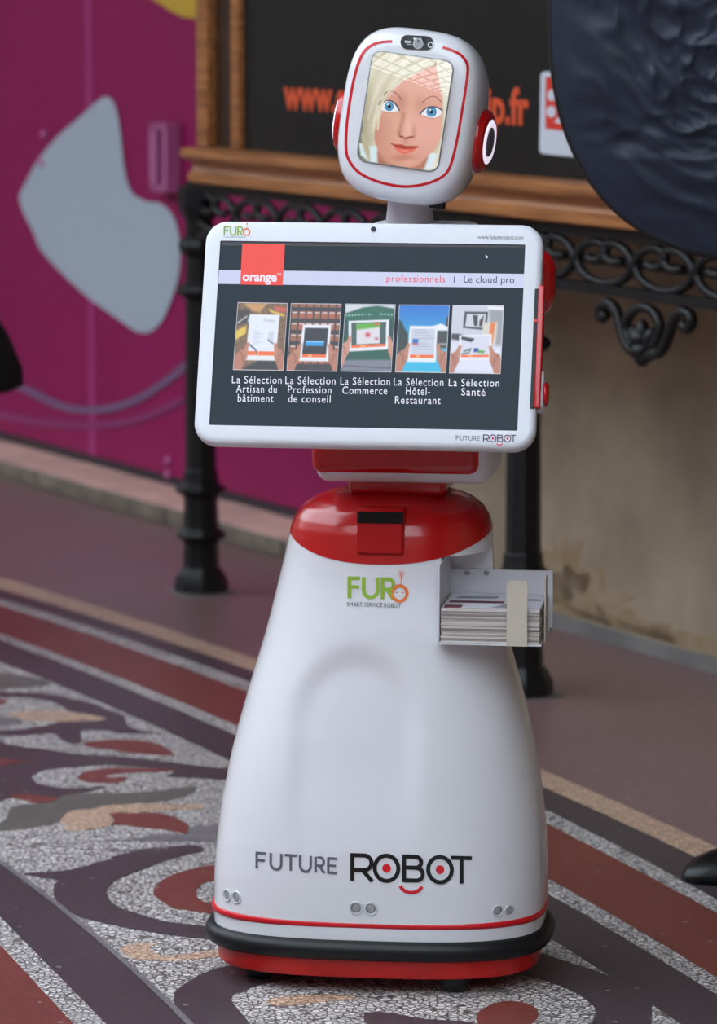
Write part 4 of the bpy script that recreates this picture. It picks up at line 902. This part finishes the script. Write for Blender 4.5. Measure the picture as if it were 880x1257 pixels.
    st_ = .5 + .5*np.sin((X*.55+Y*.32)*.11 + .8*np.sin(Y*.012)); H = np.zeros_like(C); H[:] = (216,210,186); H = over(H, (236,230,210), .6*st_); H = over(H, (168,160,134), .8*np.clip((190-X)/90, 0, 1)*np.clip((Y-180)/150, 0, 1)); H = over(H, (190,182,152), .5*m_blob(X, Y, 230, 330, 40, 80))
    mb_ = m_poly(X, Y, bang, 5); C = C*(1-mb_[:, None]) + H*mb_[:, None]
    for L in ([(560,80),(440,150),(330,235),(255,330),(205,440),(186,540)], [(540,60),(380,150),(260,260),(180,400),(150,560)], [(480,40),(300,130),(180,280),(120,480)]): C = over(C, (246,242,226), .6*m_line(X, Y, spline(L, 4), 7, 6))
    C = over(C, (70,60,50), .8*m_line(X, Y, [(228,310),(246,290)], 6, 4)); C = over(C, (70,60,50), .8*m_line(X, Y, [(192,375),(206,352)], 7, 4)); C = over(C, (226,220,196), m_line(X, Y, spline([(250,300),(212,380),(192,460),(184,545)], 4), 9, 4))
    rh = spline([(578,60),(582,130),(600,230),(624,330),(632,440),(622,570),(592,690),(556,800),(605,790),(650,620),(700,400),(712,120),(640,70)], 3, True); H = np.zeros_like(C); H[:] = (232,228,212); H = over(H, (206,198,172), .7*m_line(X, Y, spline([(610,160),(650,330),(640,560),(590,760)], 4), 14, 12)); H = over(H, (244,240,228), .7*m_line(X, Y, spline([(590,120),(640,260),(660,430),(630,620)], 4), 12, 10))
    m_ = m_poly(X, Y, rh, 5); C = C*(1-m_[:, None]) + H*m_[:, None]; C = over(C, (176,166,138), .7*m_line(X, Y, [(578,80),(572,120)], 8, 6))
    return C
fc_ = face(X, Y)
cxm = (uu[:-1, :-1]+uu[1:, 1:])/2; czm = (vv[:-1, :-1]+vv[1:, 1:])/2; rc = .016
dx = np.maximum(np.abs(cxm-(fx0+fx1)/2) - ((fx1-fx0)/2-rc), 0); dz = np.maximum(np.abs(czm-(fz0+fz1)/2) - ((fz1-fz0)/2-rc), 0)
vis = paint_grid('visor_screen', M['visor'], head, pts, GU, GV, fc_, np.hypot(dx, dz) < rc); vis['label'] = 'display showing a blond woman with blue eyes'
lo = [rrect(fx0+i, fx1-i, fz0+i, fz1-i, rc-i, y, 10) for i, y in ((.0012, -.0013), (.0006, -.002), (-.0006, -.0018), (-.0012, -.0002))]
MB().rings(lo, False, False).build('visor_rim', M['bezelglass'], head, True)
gl = bpy.data.materials.new('clear_visor_glass'); gl.use_nodes = True; nt = gl.node_tree; nt.nodes.remove(nt.nodes['Principled BSDF'])
tr_ = nt.nodes.new('ShaderNodeBsdfTransparent'); gs_ = nt.nodes.new('ShaderNodeBsdfGlossy'); gs_.inputs['Roughness'].default_value = .015
fr_ = nt.nodes.new('ShaderNodeFresnel'); fr_.inputs['IOR'].default_value = 1.6; ms_ = nt.nodes.new('ShaderNodeMixShader')
nt.links.new(fr_.outputs[0], ms_.inputs[0]); nt.links.new(tr_.outputs[0], ms_.inputs[1]); nt.links.new(gs_.outputs[0], ms_.inputs[2]); nt.links.new(ms_.outputs[0], nt.nodes['Material Output'].inputs[0])
gu, gv = 30, 40; hx, hz_ = (fx1-fx0)/2, (fz1-fz0)/2; cx_, cz_ = (fx0+fx1)/2, (fz0+fz1)/2; V = []; F = []
for j in range(gv+1):
    for i in range(gu+1):
        a_ = -1 + 2*i/gu; b_ = -1 + 2*j/gv; x = hx*a_*(1 - .06*abs(b_)**8); z = hz_*b_*(1 - .06*abs(a_)**8)
        V.append((cx_+x, -.0022 - .0095 + (x*x + z*z)/(2*.42) + .0005, cz_+z))
m0 = max(v[1] for v in V); V = [(x, y - m0 - .0022, z) for x, y, z in V]
for j in range(gv):
    for i in range(gu): a_ = j*(gu+1)+i; F.append((a_, a_+1, a_+gu+2, a_+gu+1))
me = bpy.data.meshes.new('visor_glass'); me.from_pydata(V, [], F); link('visor_glass', me, gl, head, True)
# round ears with lamp rings
for sg in (1, -1):
    ear = MB().lathe([(.056, -.03), (.056, .004), (.053, .008)], 36).build('ear_mount', M['white'], head, True, auto=45)
    EM = Matrix.Translation((sg*(HW-.009), .085, -.022)) @ Matrix.Rotation(sg*R(-4), 4, 'Z') @ Matrix.Rotation(sg*R(90), 4, 'Y'); ear.matrix_local = EM
    d = MB().lathe([(.051, .006), (.0525, .012), (.050, .019), (.044, .023), (.038, .024)], 36).build('ear_disc', M['red'], head, True); d.matrix_local = EM
    hp = MB(); hp.rings([[(r*math.cos(2*math.pi*k/36), r*math.sin(2*math.pi*k/36), z) for k in range(36)] for r, z in ((.0365, .022), (.0368, .024), (.034, .0262), (.027, .0262), (.024, .0245), (.024, .022))], False, False)
    l = hp.build('ear_lamp_ring', M['glowring'], head, True); l.matrix_local = EM
    c = MB().lathe([(.025, .022), (.024, .026), (.01, .027)], 30).build('ear_centre', M['grey'], head, True); c.matrix_local = EM
rbox('chin_connector', (.05, .05, -HH-.001), (.075, .075, -HH+.02), .004, M['black'], head, 2)

# ------------------------------------------------------------------ leaflets lying in the tray
NL = 24; lt = .00222
pbm = [M['paper'], M['paper2'], M['paper3'], M['paper']]
for i in range(NL):
    z0_ = tz + .0029 + i*(lt+.00012); jx = random.uniform(-.0012, .0012); jy = random.uniform(-.0016, .0016)
    x0_, x1_, y0_, y1_ = .1185+jx, .278+jx*.6, TY0+.003+jy, TY1-.0045+min(0, jy)
    top = i == NL-1
    o = MB().box((x0_, y0_, z0_), (x1_, y1_, z0_+lt)).build('leaflet', random.choice(pbm) if not top else M['paper'])
    o.matrix_world = RM
    if top:
        tag(o, 'printed leaflet on top of the stack in the robot side tray', 'leaflet')
        zt_ = z0_+lt+.0003
        def pr(m, *q):
            me = bpy.data.meshes.new('leaflet_print'); me.from_pydata([(x0_+a*(x1_-x0_), y0_+b_*(y1_-y0_), zt_ + (.0002 if m != 'printwhite' else 0)) for a, b_ in q], [], [tuple(range(len(q)))]); me.update()
            return link('leaflet_print', me, M[m], o)
        pr('printwhite', (.01,.02),(.99,.02),(.99,.98),(.01,.98)); pr('printmaroon', (.02,.02),(.2,.02),(.2,.2),(.02,.2)); pr('printmaroon', (.04,.34),(.6,.34),(.6,.48),(.04,.48)); pr('printgrey', (.08,.62),(.5,.62),(.52,.8),(.1,.8)); pr('printgrey', (.5,.06),(.72,.06),(.72,.34),(.64,.32)); pr('printmaroon', (.78,.55),(.96,.55),(.96,.64),(.78,.64))
    else:
        tag(o, 'thin leaflet in the stack under the top one in the robot side tray', 'leaflet', 'leaflets stacked in the tray')

# ------------------------------------------------------------------ black fabric disc on a stand
SY = .75
FP = floor_pt(839, 1083)
px_pole = at_depth(965, 900, SY).x
lsw = empty('light_stand', Matrix.Translation((px_pole, SY, 0)), 'black stand with flat feet standing on the mosaic border, holding the fabric disc', 'stand')
tipv = Vector((FP.x-px_pole, FP.y-SY, 0)); ln = tipv.length; a0 = math.atan2(tipv.y, tipv.x)
for k in range(3):
    prf = MB(); rs = []
    for f, w, h in ((0, .08, .07), (.3, .08, .068), (.55, .075, .06), (.78, .06, .046), (.94, .032, .026), (1.0, .010, .012)):
        d = ln*f; rs.append([(d, -w, 0), (d, w, 0), (d, w*.8, h*.7), (d, 0, h), (d, -w*.8, h*.7)])
    o = prf.rings(rs).build('foot', M['black'], lsw, True); o.rotation_euler = (0, 0, a0 + k*R(120))
MB().lathe([(.02, .03), (.02, .9), (.016, .9), (.016, 1.62)], 18).build('pole', M['black'], lsw, True, auto=40)
MB().lathe([(.028, .86), (.03, .87), (.03, .92), (.022, .93)], 18).build('collar', M['black'], lsw, True, auto=40)
dc = at_depth(955, 8, SY-.10)
disc = empty('fabric_disc', Matrix.Translation(dc) @ Matrix.Rotation(R(-6), 4, 'Z') @ Matrix.Rotation(R(4), 4, 'X'), 'crinkled navy-black fabric disc with piped rim beside the black poster', 'fabric disc')
RXd, RZd = .405, .455
NR, NA = 90, 260; V = []; F = []
for j in range(NR+1):
    for i in range(NA):
        f = j/NR; th = 2*math.pi*i/NA; x, z = sup(RXd*f, RZd*f, 2.5, th)
        p = Vector((x*4.0, z*5.5, 2.2)); q = p + Vector((noise.noise(p*.9), noise.noise(p*.9 + Vector((5, 1, 2))), 0))*.9
        w1 = noise.noise(q); w2 = abs(noise.noise(q*2.3 + Vector((3, 7, 1)))); w4 = abs(noise.noise(q*4.7 + Vector((9, 2, 4)))); w3 = noise.noise(Vector((x*40, z*46, 1.7)))
        y = -.045*(1-f*f) + (.014*w1 - .013*math.exp(-w2*5) - .0055*math.exp(-w4*6) + .0008*w3)*(1-f**6)
        V.append((x, y, z))
for j in range(NR):
    for i in range(NA):
        k = (i+1) % NA; F.append((j*NA+i, j*NA+k, (j+1)*NA+k, (j+1)*NA+i))
n0 = len(V)
V += [(x, .02 + .02*(1-(x/RXd)**2-(z/RZd)**2), z) for x, y, z in V[:n0]]
F += [tuple(q + n0 for q in reversed(f)) for f in F]
mbd = MB(); mbd.v = V; mbd.f = F
mbd.build('fabric', M['cloth'], disc, True, fix=False)
rim = [(sup(RXd*1.003, RZd*1.003, 2.5, 2*math.pi*i/160)[0], .008, sup(RXd*1.003, RZd*1.003, 2.5, 2*math.pi*i/160)[1]) for i in range(161)]
MB().tube(rim, .007, 10).build('rim_piping', M['clothrim'], disc, True)
# clamp from pole to disc
MB().tube([(0, 0, 1.585), (dc.x-px_pole, -.05, 1.6)], .014, 12).build('clamp_arm', M['black'], lsw, True)

# ------------------------------------------------------------------ person in a black coat at the edge
pe = at_depth(33, 478, 3.42); pcx = pe.x - .40
MPX = Matrix.Translation((pcx, 3.5, 0)) @ Matrix.Rotation(R(25), 4, 'Z')
bmv = [(0,0,.92),(0,0,1.12),(0,-.01,1.32),(0,0,1.45),(0,-.01,1.53),(0,-.02,1.62),(0,-.02,1.72), (-.10,0,.88),(-.11,-.01,.5),(-.115,.02,.09),(-.12,-.13,.045), (.10,0,.88),(.11,-.01,.5),(.115,.02,.09),(.12,-.13,.045),
       (-.19,0,1.40),(-.25,.03,1.14),(-.22,-.10,.92),(-.20,-.14,.84), (.19,0,1.40),(.25,.03,1.14),(.22,-.10,.92),(.20,-.14,.84)]
bmv += [(0,-.105,1.615)]
for sg in (-1, 1):
    hx_, hy_, hz_ = sg*.20, -.14, .84
    bmv += [(hx_ - sg*.025, hy_-.04, hz_-.02), (hx_ - sg*.03, hy_-.055, hz_-.05)]
    for k in range(4): bmv += [(hx_ + sg*.004, hy_ - .03 + k*.02, hz_-.045), (hx_ - sg*.012, hy_ - .032 + k*.02, hz_-.09 + .006*abs(k-1.5))]
fin = []
for h, hand in ((0, 18), (1, 22)):
    for k in range(5): b0 = 24 + h*10 + k*2; fin += [(hand, b0), (b0, b0+1)]
bme = fin + [(5,23),(0,1),(1,2),(2,3),(3,4),(4,5),(5,6),(0,7),(7,8),(8,9),(9,10),(0,11),(11,12),(12,13),(13,14),(3,15),(15,16),(16,17),(17,18),(3,19),(19,20),(20,21),(21,22)]
rad = [(.16,.12),(.14,.11),(.17,.12),(.1,.08),(.055,.055),(.085,.1),(.07,.085)] + [(.09,.09),(.06,.06),(.04,.045),(.04,.03)]*2 + [(.06,.06),(.048,.048),(.034,.034),(.03,.02)]*2 + [(.014,.014)] + [(.010,.010),(.008,.008)]*10
me = bpy.data.meshes.new('person'); me.from_pydata(bmv, bme, []); po = link('person_tmp', me)
md = po.modifiers.new('skin', 'SKIN'); sv = me.skin_vertices[0].data
for i, r_ in enumerate(rad): sv[i].radius = r_
sv[0].use_root = True
sb = po.modifiers.new('sub', 'SUBSURF'); sb.levels = 2; sb.render_levels = 2
bpy.context.view_layer.update()
nm = bpy.data.meshes.new_from_object(po.evaluated_get(bpy.context.evaluated_depsgraph_get())); bpy.data.objects.remove(po)
for m_ in ('trouser', 'skin', 'shoe', 'hair'): nm.materials.append(M[m_])
for p in nm.polygons:
    c = p.center; p.use_smooth = True
    p.material_index = 2 if c.z < .10 else (1 if c.z > 1.47 or (abs(c.x) > .15 and c.z < .93 and c.z > .7) else 0)
person = link('person', nm); person.matrix_world = MPX
tag(person, 'person in a flared black coat standing in front of the magenta shop front', 'person')
rows = []
for z, a, b_ in ((.585, .285, .23), (.60, .30, .24), (.66, .29, .235), (.74, .262, .215), (.82, .235, .19), (.92, .21, .165), (1.1, .185, .15), (1.3, .2, .145), (1.42, .19, .12), (1.47, .09, .08)):
    rows.append([((a + max(0, math.cos(q+.3))**3*float(np.interp(z, [.58,.6,.66,.74,.82,.92,1.0], [.075,.10,.11,.105,.085,.03,0])))*math.cos(q), b_*math.sin(q), z + (.02*math.cos(q+.6) if z < .62 else 0)) for q in [2*math.pi*k/48 for k in range(48)]])
MB().rings(rows, True, True).build('coat', M['coat'], person, True)
for sg in (-1, 1):
    MB().tube(spline([(sg*.17,0,1.41),(sg*.22,.02,1.28),(sg*.26,.03,1.13),(sg*.24,-.04,1.02),(sg*.22,-.10,.93)], 4), [.075-.0017*k for k in range(17)], 14).build('coat_sleeve', M['coat'], person, True)

rows = [[(a*math.cos(q), -.005 + b_*math.sin(q) + d, z + max(0, -math.sin(q))*{1.55: .165, 1.62: .112, 1.70: .045}.get(z, 0)) for q in [2*math.pi*k/32 for k in range(32)]] for z, a, b_, d in ((1.55, .088, .10, .02), (1.62, .099, .113, .012), (1.70, .098, .112, 0), (1.76, .082, .095, 0), (1.79, .05, .06, 0), (1.80, .01, .012, 0))]
MB().rings(rows).build('hair', M['hair'], person, True)
for sg in (-1, 1):
    o = MB().lathe([(.002, -.011), (.009, -.006), (.011, 0), (.009, .006), (.002, .011)], 14).build('eye', M['printwhite'], person, True); o.location = (sg*.033, -.098, 1.645)
MB().tube([(-.022, -.098, 1.565), (0, -.104, 1.562), (.022, -.098, 1.565)], .005, 8).build('mouth', M['inkred'], person, True)
